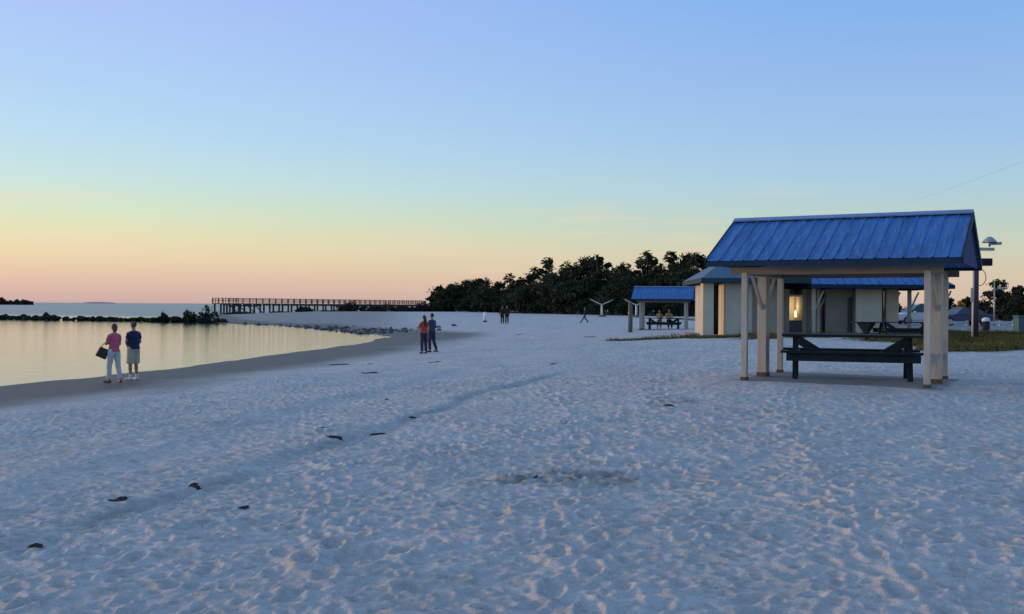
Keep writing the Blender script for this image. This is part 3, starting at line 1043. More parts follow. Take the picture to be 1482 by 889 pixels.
def shade_stand(px, Y, label):
    p = ground_at(px, Y)
    t = thing('shade_stand', p, label, 'shade stand', R(6), 'Y-shaped shade stands')
    MB().tube([(0, 0, -.2), (0, 0, 1.72)], [.15, .13], 12).build('post', M_white, t, True)
    for s in (-1, 1):
        MB().bar((s * .05, 0, 1.62), (s * 1.5, 0, 2.28), .14, .13).build('arm', M_white, t)
    MB().box((0, 0, 2.36), (3.2, 2.2, .07)).build('canopy', M_dark, t)
    b = MB()
    b.tube([(0, 0, -.1), (0, 0, .22), (0, 0, .24)], [.62, .6, .4], 12)
    b.build('base_ring', M_teal, t)


shade_stand(871, 132, 'pale Y-shaped shade stand in the open before the dark trees')
shade_stand(921, 128, 'pale Y-shaped shade stand mostly hidden behind the wooden piling')

p = on_ground(702, 466)
t = thing('marker_post', p, 'short white marker post standing on the sand near two dark walkers', 'post')
MB().tube([(0, 0, -.1), (0, 0, .95), (0, 0, 1.0)], [.17, .17, .1], 12).build('post', M_white, t, True)
MB().tube([(0, 0, -.1), (0, 0, .12)], .21, 12).build('base', M_dark, t, True)


# ------------------------------------------------------------------ pier
def build_pier():
    a, b_ = at(326, 438, 226), at(612, 440, 292)
    a.z = b_.z = 1.62
    mid = (a + b_) / 2
    rz = math.atan2(b_.y - a.y, b_.x - a.x)
    Lh = (b_ - a).length / 2
    t = thing('fishing_pier', (mid.x, mid.y, 0), 'long wooden fishing pier on piles reaching over the bay at left', 'pier', rz)
    dz = 1.62
    MB().box((0, 0, dz - .12), (2 * Lh, 2.4, .24)).build('deck', M_pierw, t)
    MB().box((-Lh + 4.2, 2.75, dz - .12), (8.4, 3.1, .24)).build('head_deck', M_pierw, t)
    for s, x1 in ((-1, Lh), (1, Lh)):
        b = MB()
        x0 = -Lh if s < 0 else -Lh + 8.6
        b.box(((x0 + x1) / 2, s * 1.15, dz + 1.1), (x1 - x0, .16, .14))
        for hh in (.28, .56, .84):
            b.box(((x0 + x1) / 2, s * 1.15, dz + hh), (x1 - x0, .05, .13))
        n = int((x1 - x0) / 2.1)
        for k in range(n + 1):
            b.box((x0 + .08 + (x1 - x0 - .16) * k / n, s * 1.13, dz + .55), (.24, .13, 1.06))
        b.build('railing', M_pierw, t)
    b = MB()
    b.box((-Lh + 4.2, 4.25, dz + 1.1), (8.4, .14, .12))
    b.box((-Lh + 4.2, 4.25, dz + .62), (8.4, .05, .14))
    b.box((-Lh + .06, 1.5, dz + 1.1), (.12, 5.4, .12))
    b.box((-Lh + .06, 1.5, dz + .62), (.05, 5.4, .14))
    for k in range(6):
        b.box((-Lh + .06, -1.1 + k * 1.06, dz + .55), (.14, .14, 1.06))
        b.box((-Lh + .3 + k * 1.55, 4.24, dz + .55), (.14, .14, 1.06))
    b.build('railing', M_pierw, t)
    n = 24
    for k in range(n + 1):
        x = -Lh + .5 + (2 * Lh - 1) * k / n
        for s in (-1, 1):
            MB().tube([(x, s * .95, -3), (x, s * .95, dz - .24)], .22, 8).build('pile', M_pile, t, True)
        if k % 1 == 0:
            MB().box((x, 0, dz - .40), (.3, 2.5, .32)).build('pile_cap', M_pile, t)
    for k in range(5):
        MB().tube([(-Lh + .5 + k * 1.85, 3.9, -3), (-Lh + .5 + k * 1.85, 3.9, dz - .24)], .22, 8).build('pile', M_pile, t, True)
    b = MB()
    for k in range(4):
        x = -Lh + .5 + k * 2.6
        b.bar((x, -1.02, dz - .5), (x + 2.4, -1.02, -.6), .08, .2)
    b.box((-Lh + 5, -1.1, dz - .6), (10, .08, .3))
    b.build('cross_bracing', M_pile, t)


build_pier()


# ------------------------------------------------------------------ rocks, seaweed
def rock_mesh(seed, sx, sy, sz):
    bm = bmesh.new()
    bmesh.ops.create_icosphere(bm, subdivisions=3, radius=1)
    rs = np.random.default_rng(seed)
    pl = rs.normal(size=(9, 3))
    pl /= np.linalg.norm(pl, axis=1)[:, None]
    off = rs.uniform(.55, .95, 9)
    for v in bm.verts:
        c = np.array(v.co)
        for n_, o_ in zip(pl, off):
            k = c @ n_ - o_
            if k > 0:
                c = c - n_ * k * .9
        v.co = (c[0] * sx, c[1] * sy, c[2] * sz)
    me = bpy.data.meshes.new('rock')
    bm.to_mesh(me)
    bm.free()
    return me


ROCKS = [rock_mesh(s, 1, .8, .62) for s in range(8)]


def place_rocks(spots, m, label, group):
    for k, (x, y, z, s) in enumerate(spots):
        me = ROCKS[k % len(ROCKS)]
        key = (k % len(ROCKS), m.name)
        if key not in RM:
            q = me.copy()
            q.materials.append(m)
            RM[key] = q
        o = bpy.data.objects.new('rock', RM[key])
        COL.objects.link(o)
        o.location = (x, y, z)
        o.rotation_euler = (random.uniform(-.3, .3), random.uniform(-.3, .3), random.uniform(0, 6.28))
        o.scale = (s, s * random.uniform(.8, 1.1), s * random.uniform(.8, 1.15))
        tag(o, label, 'rock', group)


RM = {}
spots = []
J = [(-35.5, 123.5), (-44, 128), (-58, 133.5), (-75, 140), (-98, 149)]
for i in range(len(J) - 1):
    a, b_ = Vector(J[i]), Vector(J[i + 1])
    n = int((b_ - a).length / .4)
    for k in range(n):
        p = a.lerp(b_, (k + random.random()) / n)
        off = random.gauss(0, .5)
        xpx = 741 + F * p.x / p.y
        if 86 < xpx < 104 and random.random() < .85:
            continue
        s = random.choice((.34, .42, .5, .66)) * (1.15 if abs(off) < .5 else .8)
        spots.append((p.x + random.uniform(-.3, .3), p.y + off, WATER_Z + .12 * s + (.25 if abs(off) < .5 else 0) * random.random(), s))
place_rocks(spots, M_rock, 'dark mossy rock in the low breakwater crossing the lagoon mouth', 'rocks of the breakwater')
spots = []
TL = [(-12.2, 80.5), (-16.5, 91), (-22, 102), (-26, 110), (-33, 118)]
for i in range(len(TL) - 1):
    a, b_ = Vector(TL[i]), Vector(TL[i + 1])
    n = (95, 46, 18, 12)[i]
    wdt = (3.6, 1.7, .7, .5)[i]
    for k in range(n):
        p = a.lerp(b_, random.random())
        off = abs(random.gauss(0, wdt)) + random.uniform(-.3, .3)
        nx, ny = .87, .5
        x, y = p.x + nx * off, p.y + ny * off
        s = random.choice((.12, .15, .2, .3))
        spots.append((x, y, max(gz(x, y), WATER_Z) + .08 * s, s))
place_rocks(spots, M_rockb, 'small grey rock on the sand spit along the far lagoon shore', 'rocks along the spit shore')


def seaweed(px, py, lx, ly, label, n=60, hgt=.014):
    p = on_ground(px, py)
    rs = random.Random(int(px * 7 + py))
    vs, fs = MB(), None
    for k in range(n * 2):
        u, v = max(-1, min(1, rs.gauss(0, .45))), max(-1, min(1, rs.gauss(0, .45)))
        x, y = u * lx * (.48 if lx > .3 else .36), v * ly * .44
        z0 = gz(p.x + x, p.y + y)
        dz = float(sand_detail(np.array([p.x + x]), np.array([p.y + y]), shore_dist(np.array([p.x + x]), np.array([p.y + y])))[0])
        z = z0 + dz - p.z + hgt * rs.uniform(.1, 1)
        a = rs.gauss(0, .8)
        l = rs.uniform(.010, .035) * (1 + 1.6 * lx)
        c_, s_ = math.cos(a) * l, math.sin(a) * l
        vs.tube([(x - c_, y - s_, z - .006), (x + s_ * .3, y + s_ * .2, z + .004), (x + c_, y + s_, z - .004)], [.002 + .005 * lx, .005 + .010 * lx, .002], 5)
    o = vs.build('seaweed_clump', M_weed, None)
    o.location = p
    tag(o, label, 'seaweed', 'seaweed clumps on the sand')


SW = [
    (486, 637, .20, .18, 'dark seaweed clump lying in the middle of the tide line scarp', 90),
    (546, 627, .22, .13, 'flat dark seaweed clump just right of the tide line scarp', 70),
    (598, 604, .13, .10, 'small seaweed clump higher up the tide line scarp', 50),
    (283, 704, .14, .10, 'seaweed tuft on the lower left stretch of the tide line', 45),
    (352, 734, .07, .06, 'tiny seaweed scrap below the tide line at lower left', 24),
    (492, 528, .75, .30, 'long dark ribbon of seaweed on the edge of the wet sand', 130),
    (535, 541, .45, .25, 'broken seaweed strip just inland of the long dark ribbon', 60),
    (536, 527, .18, .14, 'small seaweed clump at the inland end of the long ribbon', 34),
    (629, 524, .40, .22, 'low seaweed patch on the sand just in front of the couple', 50),
    (752, 484, .55, .6, 'dark seaweed heap alone on the sand beyond the couple', 70),
    (52, 796, .08, .05, 'small dark scrap of seaweed at the far lower left', 24),
    (170, 724, .20, .08, 'thin line of seaweed flecks at the lowest visible tide line', 50),
    (801, 527, .25, .18, 'small seaweed clump at the top end of the tide line', 34),
    (560, 579, .08, .06, 'tiny seaweed scrap left of the tide line scarp', 20),
    (470, 620, .07, .06, 'seaweed scrap just beyond the middle tide line clump', 20),
    (966, 589, .22, .16, 'brown seaweed scatter on the sand left of the pavilion', 50),
    (722, 682, .06, .05, 'dark crumb of seaweed at the left end of the dug patch', 26),
    (772, 693, .10, .04, 'dark seaweed bits in the front edge of the dug patch', 30),
    (853, 488, .7, .35, 'grassy dark seaweed scrap beside the grass strip', 46),
]
for px, py, lx, ly, lb, n in SW:
    seaweed(px, py, lx, ly, lb, n)


# crumbs of shell and weed strewn over the dry sand, thicker along the tide line
def build_crumbs():
    rs = np.random.default_rng(21)
    n = 1500
    y = 6.5 * np.exp(rs.uniform(0, math.log(6.0), n))
    x = rs.uniform(-.62, .62, n) * y
    k = n // 2
    t = rs.uniform(.18, .96, k)
    y[:k] = -1.5 + 29 * t + rs.normal(size=k) * .2
    x[:k] = -5.6 + 7.2 * t + rs.normal(size=k) * .16 * (1 + rs.exponential(.6, k)) + .05
    d = shore_dist(x, y)
    ok = (d > 5) & (y > 4) & (np.abs(x - PAV[0]) + np.abs(y - PAV[1]) > 3.4)
    x, y, d = x[ok], y[ok], d[ok]
    n = len(x)
    z = base_h(x, y, d) + sand_detail(x, y, d)
    a = rs.uniform(0, 6.28, n)
    l, w = rs.uniform(.004, .016, n), rs.uniform(.002, .006, n)
    up = rs.uniform(.002, .007, n)
    c, s_ = np.cos(a), np.sin(a)
    v = np.stack([np.column_stack([x - c * l, y - s_ * l, z - .002]), np.column_stack([x + s_ * w, y - c * w, z + up * .3]), np.column_stack([x + c * l, y + s_ * l, z - .002]),
                  np.column_stack([x - s_ * w, y + c * w, z + up * .3]), np.column_stack([x, y, z + up])], 1).reshape(-1, 3)
    i = np.arange(n)[:, None] * 5
    f = np.concatenate([i + np.array([[0, 1, 4]]), i + np.array([[1, 2, 4]]), i + np.array([[2, 3, 4]]), i + np.array([[3, 0, 4]])])
    tag(link('beach_litter', new_mesh('beach_litter', v, f), M_weed), 'crumbs of dried weed and shell strewn over the sand', 'beach litter', kind='stuff')


build_crumbs()


# ------------------------------------------------------------------ vegetation
def leaf_quads(pos, size, rs, flat=.0):
    n = len(pos)
    a = rs.normal(size=(n, 3))
    a /= np.linalg.norm(a, axis=1)[:, None]
    b = rs.normal(size=(n, 3))
    b -= a * (a * b).sum(1)[:, None]
    b /= np.linalg.norm(b, axis=1)[:, None]
    s = size * rs.uniform(.5, 1.3, n)[:, None]
    a, b = a * s, b * s * .62
    v = np.stack([pos - a * .5, pos - b * .5 + a * .1, pos + a * .5, pos + b * .5 + a * .1], 1).reshape(-1, 3)
    return v, np.arange(4 * n).reshape(n, 4)


def crown_points(lobes, n, rs, shell=.35):
    """lobes: (cx, cy, cz, rx, ry, rz); points crowd towards each lobe's rim, in twig clusters"""
    w = np.array([l[3] * l[4] + l[3] * l[5] for l in lobes])
    w = w / w.sum()
    out = []
    for l, k in zip(lobes, rs.multinomial(n, w)):
        nc = max(4, k // 14)
        d = rs.normal(size=(nc, 3))
        d /= np.linalg.norm(d, axis=1)[:, None]
        r = rs.uniform(shell, 1.0, nc) ** .6
        c = d * r[:, None]
        j = rs.integers(0, nc, k)
        p = c[j] + rs.normal(size=(k, 3)) * .15
        out.append(np.array(l[:3]) + p * np.array(l[3:]))
    return np.concatenate(out)


def limb(mb, p, q, r0, r1, rs, n=4):
    p, q = np.array(p, float), np.array(q, float)
    pts = [p + (q - p) * k / n + (rs.normal(size=3) * .05 * np.linalg.norm(q - p) if 0 < k < n else 0) for k in range(n + 1)]
    mb.tube(pts, [r0 + (r1 - r0) * k / n for k in range(n + 1)], 7)


def tree(px, top, wpx, Y, label, kind='oak', seed=0, n=2200, low=.18, group='trees of the wood behind the beach', base_py=None, leaf=None):
    p = ground_at(px, Y)
    H = at(px, top, Y).z - p.z
    Wd = wpx * Y / F
    rs = np.random.default_rng(seed + int(px * 13))
    nm = {'oak': 'oak_tree', 'cedar': 'cedar_tree', 'pine': 'pine_tree'}.get(kind, 'tree')
    t = thing(nm, p, label, 'tree', rs.uniform(-.3, .3), group)
    lobes = []
    mb = MB()
    lean = rs.normal() * .04 * H
    limb(mb, (0, 0, -.3), (lean, 0, H * .6), .035 * H + .06, .015 * H + .03, rs)
    if kind == 'oak':
        K = 9
        for k in range(K):
            a = rs.uniform(0, 6.28)
            zf = rs.uniform(low + .12, .86)
            rr = Wd / 2 * rs.uniform(.25, .72) * (1.15 - .75 * max(0, zf - .5))
            c = (lean + math.cos(a) * rr, math.sin(a) * rr * .8, zf * H)
            s = Wd * rs.uniform(.17, .27)
            lobes.append((*c, s, s, s * rs.uniform(.55, .8)))
            limb(mb, (lean * .6, 0, H * rs.uniform(.25, .5)), c, .012 * H + .03, .03, rs)
        lobes.append((lean, 0, H * .87, Wd * .2, Wd * .2, H * .12))
        lobes.append((lean, 0, H * .55, Wd * .38, Wd * .3, H * .3))
        lobes.append((lean, 0, H * .3, Wd * .42, Wd * .3, H * .26))
    elif kind == 'cedar':
        for k in range(9):
            f = k / 8
            zf = low + (.95 - low) * f
            s = Wd * .40 * (1 - .65 * f) + .2
            a = rs.uniform(0, 6.28)
            off = Wd * .12
            lobes.append((lean + math.cos(a) * off, math.sin(a) * off, zf * H, s, s, H * .10))
    elif kind == 'pine':
        for k in range(8):
            a = rs.uniform(0, 6.28)
            zf = rs.uniform(.5, .95)
            rr = Wd / 2 * rs.uniform(.3, .8) * (1.3 - zf * .6)
            c = (lean + math.cos(a) * rr, math.sin(a) * rr, zf * H)
            s = Wd * rs.uniform(.14, .22)
            lobes.append((*c, s, s, s * .5))
            limb(mb, (lean, 0, H * (zf - .12)), c, .05, .03, rs)
        limb(mb, (lean, 0, H * .6), (lean, 0, H * .97), .1, .03, rs)
        lobes.append((lean, 0, H * .93, Wd * .16, Wd * .16, H * .07))
    pos = crown_points(lobes, n, rs)
    pos[:, 2] = np.maximum(pos[:, 2], .15)
    v, f = leaf_quads(pos, max(.26, Y / 460), rs)
    core = crown_points([(a, b, c, d * .8, e * .8, g * .8) for a, b, c, d, e, g in lobes], n // 7, rs, .05)
    core[:, 2] = np.maximum(core[:, 2], .3)
    v2, f2 = leaf_quads(core, max(.75, Y / 170), rs)
    v, f = np.concatenate([v, v2]), np.concatenate([f, f2 + len(v)])
    mb.build('trunk', M_bark, t, True)
    link('crown', new_mesh('crown', v, f), leaf or (M_oak if kind == 'oak' else M_cedar), t)
    return t


def palm(px, top, Y, label, wpx=22, seed=1, group='palms of the wood behind the beach'):
    p = ground_at(px, Y)
    H = at(px, top, Y).z - p.z
    W = wpx * Y / F / 2
    rs = np.random.default_rng(seed + int(px))
    t = thing('palm_tree', p, label, 'palm', 0, group)
    mb = MB()
    limb(mb, (0, 0, -.3), (.1, 0, H - W * .9), .17, .14, rs, 5)
    mb.build('trunk', M_bark, t, True)
    vs, fs = [], []
    cz = H - W * .9
    for k in range(34):
        a = rs.uniform(0, 6.28)
        el = rs.uniform(-.9, 1.45)
        L_ = W * rs.uniform(.8, 1.1)
        d = np.array([math.cos(a) * math.cos(el), math.sin(a) * math.cos(el), math.sin(el)])
        side = np.cross(d, [0, 0, 1])
        side /= np.linalg.norm(side) + 1e-6
        for j in range(7):          # fan of leaflets at the frond's end
            b0 = np.array([.1, 0, cz]) + d * L_ * (.35 + .06 * j)
            ang = (j - 3) * .28
            dd = d * math.cos(ang) + side * math.sin(ang)
            tip = b0 + dd * L_ * .62 + np.array([0, 0, -.22 * L_ * (1 + .5 * math.cos(el))])
            w = side * .05 * L_ + np.array([0, 0, .03 * L_])
            o = len(vs)
            vs += [b0 - w * .6, (b0 + tip) / 2 + w + np.array([0, 0, .05 * L_]), tip, (b0 + tip) / 2 - w]
            fs.append((o, o + 1, o + 2, o + 3))
    link('crown', new_mesh('crown', np.array(vs), np.array(fs)), M_palm, t)


def shrub(px, top, base, wpx, Y, label, group, m=None, seed=0, n=700, z0=None, name='shrub'):
    p = ground_at(px, Y)
    if z0 is not None:
        p.z = z0
    H = max(.4, at(px, top, Y).z - p.z)
    W = wpx * Y / F
    rs = np.random.default_rng(seed + int(px * 3 + top))
    t = thing(name, p, label, 'shrub', 0, group)
    mb = MB()
    lobes = []
    for k in range(6):
        x = rs.uniform(-.5, .5) * W * .8
        h = H * (1 - .55 * (abs(x) / (W / 2)) ** 2) * rs.uniform(.6, .95)
        lobes.append((x, rs.normal() * W * .1, h * .55, W * .2, W * .17, h * .45))
        limb(mb, (x * .2, 0, -.1), (x * .9, 0, h * .7), .05, .02, rs, 3)
    lobes.append((0, 0, H * .5, W * .25, W * .2, H * .5))
    pos = crown_points(lobes, n * 3, rs, .1)
    pos[:, 2] = np.maximum(pos[:, 2], .03)
    v, f = leaf_quads(pos, max(.12, Y / 620), rs)
    mb.build('stem', M_bark, t, True)
    link('foliage', new_mesh('foliage', v, f), m or M_shrub, t)


def wy(px):
    return float(np.interp(px, [615, 640, 740, 860, 1000, 1060], [240, 232, 190, 158, 148, 146]))


TREES = [
    (633, 426, 34, 4, 'cedar', 'low dark tree at the very tip of the wood above the beach'),
    (652, 412, 40, 6, 'oak', 'rounded dark tree second from the wood\'s seaward tip'),
    (680, 404, 46, 6, 'oak', 'broad dark tree with two humps near the wood\'s seaward tip'),
    (704, 414, 34, 8, 'cedar', 'lower dark tree in the dip left of the lone palm'),
    (724, 407, 34, 6, 'oak', 'dark tree directly left of the lone tall palm'),
    (752, 402, 36, 6, 'oak', 'dark round tree directly right of the lone tall palm'),
    (771, 391, 32, 8, 'oak', 'dark tree stepping up left of the feathery tall tree'),
    (793, 372, 24, 10, 'oak', 'tall feathery tree with open crown left of the wood\'s centre'),
    (815, 384, 40, 4, 'oak', 'dense dark tree between the feathery tree and the tallest oak'),
    (842, 370, 54, 8, 'oak', 'tall ragged oak rising above the walking child'),
    (864, 372, 34, 14, 'pine', 'thin bare-topped tree just right of the tall ragged oak'),
    (885, 387, 46, 6, 'oak', 'dark tree in the dip above the open shade stand'),
    (908, 380, 40, 8, 'oak', 'dark tree above the gap between the two shade stands'),
    (934, 363, 34, 10, 'oak', 'highest dark tree above the far blue pavilion'),
    (955, 372, 36, 6, 'oak', 'dark tree just right of the highest one over the far pavilion'),
    (974, 369, 34, 12, 'cedar', 'dark pointed tree over the right end of the far pavilion roof'),
    (992, 364, 36, 8, 'oak', 'full dark tree left of the near pavilion roof corner'),
    (1016, 365, 42, 10, 'oak', 'dark tree touching the near pavilion roof corner'),
    (1045, 366, 42, 14, 'oak', 'dark tree partly hidden behind the near pavilion roof'),
    (716, 420, 60, -2, 'oak', 'wide lower dark tree below the lone tall palm'),
    (664, 422, 56, -2, 'oak', 'wide lower dark tree below the two-humped tree'),
    (868, 390, 50, 4, 'oak', 'dark tree filling the skyline right of the tall ragged oak'),
    (1000, 388, 56, -2, 'oak', 'wide dark tree beside the left end of the restroom roof'),
    (1030, 380, 50, 2, 'oak', 'dark tree just above the restroom roof hip'),
    (905, 390, 60, 1, 'oak', 'wide dark tree filling the wood behind the second shade stand'),
    (950, 381, 60, 1, 'oak', 'wide dark tree filling the wood above the far pavilion roof'),
    (982, 377, 56, 2, 'oak', 'wide dark tree filling the wood right of the far pavilion roof'),
    (808, 396, 60, 1, 'oak', 'wide dark tree filling the wood right of the feathery tree'),
    (758, 414, 60, 2, 'oak', 'wide dark tree filling the wood right of the lone palm'),
    (826, 404, 60, -4, 'oak', 'wide lower dark tree in front of the wood above the walking child'),
    (780, 412, 56, -2, 'oak', 'wide lower dark tree in front of the feathery tall tree'),
    (900, 408, 60, -4, 'oak', 'wide lower dark tree behind the open shade stand'),
    (960, 402, 60, -3, 'oak', 'wide lower dark tree directly behind the far pavilion roof'),
]
for k, (px, top, w, dY, kind, lb) in enumerate(TREES):
    tree(px, top, w * 1.38, wy(px) + dY, lb, kind, seed=k, n=3200 if w < 40 else 4600, low=.12)
palm(735.5, 394, wy(735) + 4, 'lone tall cabbage palm breaking the wood\'s skyline', 18)
palm(792, 371, wy(792) + 4, 'cabbage palm beside the feathery tall tree', 20)
palm(934, 362, wy(934) + 5, 'cabbage palm crown in the highest tree above the far pavilion', 24)
palm(1005, 364, wy(1005) + 5, 'cabbage palm crown left of the near pavilion roof', 24)
palm(818, 377, wy(818) + 6, 'cabbage palm between the feathery tree and the tall ragged oak', 20)
palm(862, 368, wy(862) + 9, 'cabbage palm at the right shoulder of the tall ragged oak', 20)
palm(701, 405, wy(701) + 9, 'small cabbage palm above the dip left of the lone palm', 15)
palm(772, 386, wy(772) + 9, 'cabbage palm left of the feathery tall tree', 18)
palm(968, 363, wy(968) + 12, 'cabbage palm above the right end of the far pavilion roof', 20)
UND = [(628, 440, 26), (650, 432, 34), (676, 430, 36), (703, 430, 36), (730, 430, 36), (758, 428, 38), (788, 430, 40), (816, 428, 42), (846, 430, 42), (880, 426, 46),
       (914, 428, 46), (950, 424, 46), (986, 422, 46)]
UL = ['at the wood\'s seaward tip', 'under the second tree from the wood\'s tip', 'under the two-humped tree', 'under the dip left of the lone palm', 'directly behind the two dark walkers',
      'right of the two dark walkers', 'under the feathery tall tree', 'left of the walking child', 'behind the walking child', 'behind the open shade stand', 'behind the wooden piling',
      'behind the far pavilion table', 'right of the far pavilion']
for (px, top, w), s in zip(UND, UL):
    shrub(px, top, 0, w * 1.25, wy(px) - 7, 'dark undergrowth bush ' + s, 'undergrowth bushes along the wood edge', M_cedar, seed=3, n=1000, name='bush')

# far right
tree(1447, 403, 52, 112, 'big rounded dark tree at the right edge behind the grey light pole', 'oak', 50, 2400, .1, 'trees beyond the car park')
tree(1482, 410, 46, 116, 'dark tree cut by the right edge of the picture', 'oak', 51, 1800, .1, 'trees beyond the car park')
tree(1468, 428, 50, 104, 'lower dark tree between the big rounded tree and the picture edge', 'oak', 57, 1500, .1, 'trees beyond the car park')
tree(1420, 434, 40, 125, 'low dark tree right of the utility pole', 'oak', 52, 1400, .1, 'trees beyond the car park')
tree(1398, 431, 34, 128, 'low dark tree between the amber tree and the utility pole', 'oak', 53, 1200, .1, 'trees beyond the car park')
tree(1376, 430, 30, 130, 'low dark tree left of the amber tree', 'oak', 54, 1200, .1, 'trees beyond the car park')
tree(1387.5, 435, 17, 122, 'small amber-leaved tree above the navy car', 'oak', 55, 700, .1, 'trees beyond the car park', leaf=M_autumn)
tree(1296, 432, 24, 100, 'small round dark tree seen through the breezeway beside the car', 'oak', 56, 1000, .1, 'trees beyond the car park')
tree(1340, 446, 70, 150, 'far low dark tree on the skyline beyond the silver car', 'oak', 58, 900, .05, 'trees beyond the car park')

# shrubs by the spit, jetty and pier
for px, top, base, w, Y, lb, m in [
    (272, 446, 467, 26, 125, 'bushy green shrub at the spit end of the breakwater', M_shrub),
    (300, 438, 460, 28, 128, 'tallest dark green shrub at the spit tip under the pier head', M_shrub),
    (236, 452, 465, 20, 127.5, 'small pointed shrub on the breakwater left of the bushy one', M_shrub),
    (256, 457, 466, 26, 126.5, 'low spreading shrub between the two breakwater shrubs', M_shrub),
    (66, 452, 463, 14, 137, 'small shrub tuft on the far breakwater', M_shrub),
    (8, 455, 463, 12, 140, 'small shrub tuft on the breakwater at the left edge', M_shrub),
    (35, 458, 463, 46, 138.5, 'low creeping shrub at the near left end of the breakwater', M_shrub),
    (125, 459, 463, 34, 134, 'low creeping shrub just right of the gap in the breakwater', M_shrub),
    (225, 459, 465, 40, 128, 'low creeping shrub between the man in navy and the pointed shrub', M_shrub),
    (205, 458, 465, 34, 130, 'low creeping shrub on the breakwater behind the man in navy', M_shrub),
    (160, 458, 465, 30, 132, 'low creeping shrub on the breakwater behind the woman in pink', M_shrub),
]:
    shrub(px, top + (1.5 if w > 24 else 0), base, w * .95, Y, lb, 'shrubs on the breakwater', m, seed=5, n=500, z0=WATER_Z + .15)
for px, top, w, Y, lb, m in [
    (442, 443, 26, 214, 'round green shrub on the spit below the pier', M_shrub),
    (472, 449, 40, 216, 'low dark mound of scrub beside the round spit shrub', M_shrub),
    (405, 452, 50, 214, 'thin low scrub on the spit under the middle of the pier', M_shrub),
    (350, 453, 40, 208, 'thin low scrub on the spit near the pier head', M_shrub),
    (508, 436, 46, 222, 'brown brush clump first along the landward pier', M_brush),
    (536, 440, 44, 222, 'brown brush clump second along the landward pier', M_brush),
    (562, 439, 44, 226, 'brown brush clump third along the landward pier', M_brush),
    (588, 440, 44, 228, 'brown brush clump fourth along the landward pier', M_brush),
    (612, 437, 40, 230, 'brown brush clump where the pier meets the wood', M_brush),
]:
    shrub(px, top, 0, w * 1.15, Y, lb, 'scrub along the spit and pier', m, seed=9, n=800)


# island across the bay
def island(px0, px1, py_top, Y, label, leafy, profile):
    a, b_ = at(px0, 440, Y), at(px1, 440, Y)
    W = (b_ - a).length
    c = (a + b_) / 2
    t = thing('island', (c.x, c.y, WATER_Z), label, 'island')
    b = MB()
    b.ell((0, 0, 0), (W / 2, W / 5, .8 if leafy else 5), 24, 12)
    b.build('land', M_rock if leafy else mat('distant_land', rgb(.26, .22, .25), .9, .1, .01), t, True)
    if not leafy:
        return
    rs = np.random.default_rng(int(W))
    lobes = []
    for u, h in profile:
        lobes.append((u * W / 2, rs.normal() * W * .03, h * .45, W * .085, W * .07, h * .55))
    pos = crown_points(lobes, 2600, rs, .2)
    pos[:, 2] = np.maximum(pos[:, 2], .2)
    v, f = leaf_quads(pos, Y / 320, rs)
    link('wood', new_mesh('wood', v, f), M_isle, t)


island(-60, 40, 430, 900, 'small dark wooded island on the bay at the left edge', True,
       [(-.9, 3), (-.7, 5), (-.5, 6), (-.3, 5), (-.12, 4), (.05, 4.2), (.22, 6.2), (.32, 5.2), (.45, 3.6), (.6, 3.6), (.72, 4.2), (.86, 4.4), (.93, 3.4)])
island(118, 168, 436, 4200, 'faint low land on the horizon across the bay', False, [(-.7, 5), (-.4, 7), (-.1, 8), (.2, 8), (.5, 7), (.8, 5)])


# grass
def build_grass():
    rs = np.random.default_rng(5)
    n = 150000
    x, y = rs.uniform(4, 34, n), rs.uniform(32, 60, n)
    g = grass_mask(x, y)
    keep = (g > rs.uniform(.25, 1.0, n)) & (np.abs(x / y) < .62)
    bx = (x - BX) * math.cos(R(3)) - (y - BY) * math.sin(R(3))
    keep &= ~((bx > -.6) & (bx < 13.2) & (y > BY - .6) & (y < BY + 6.5))
    x, y = x[keep], y[keep]
    z = base_h(x, y)
    n = len(x)
    a = rs.uniform(0, 6.28, n)
    h = rs.uniform(.05, .17, n) * (.6 + 1.2 * np.clip(vnoise(x, y, 1.5, 7) + .5, 0, 1))
    w = rs.uniform(.012, .03, n)
    lx, ly = rs.normal(size=n) * .06, rs.normal(size=n) * .06
    dx, dy = np.cos(a) * w, np.sin(a) * w
    v = np.stack([np.column_stack([x - dx, y - dy, z - .02]), np.column_stack([x + dx, y + dy, z - .02]),
                  np.column_stack([x + lx, y + ly, z + h])], 1).reshape(-1, 3)
    o = link('grass', new_mesh('grass', v, np.arange(3 * n).reshape(n, 3)), M_grass)
    tag(o, 'short brown and green grass around the restroom building', 'grass', kind='stuff')


build_grass()


# ------------------------------------------------------------------ people
def remeshed(mb, name, voxel, m, parent, smooth_it=4):
    me = mb.mesh(name)
    tmp = bpy.data.objects.new('tmp', me)
    COL.objects.link(tmp)
    r = tmp.modifiers.new('r', 'REMESH')
    r.mode, r.voxel_size, r.use_smooth_shade = 'VOXEL', voxel, True
    s = tmp.modifiers.new('s', 'SMOOTH')
    s.factor, s.iterations = .5, smooth_it
    dg = bpy.context.evaluated_depsgraph_get()
    out = bpy.data.meshes.new_from_object(tmp.evaluated_get(dg))
    bpy.data.objects.remove(tmp)
    out.name = name
    for p in out.polygons:
        p.use_smooth = True
    out.materials.clear()
    return link(name, out, m, parent)


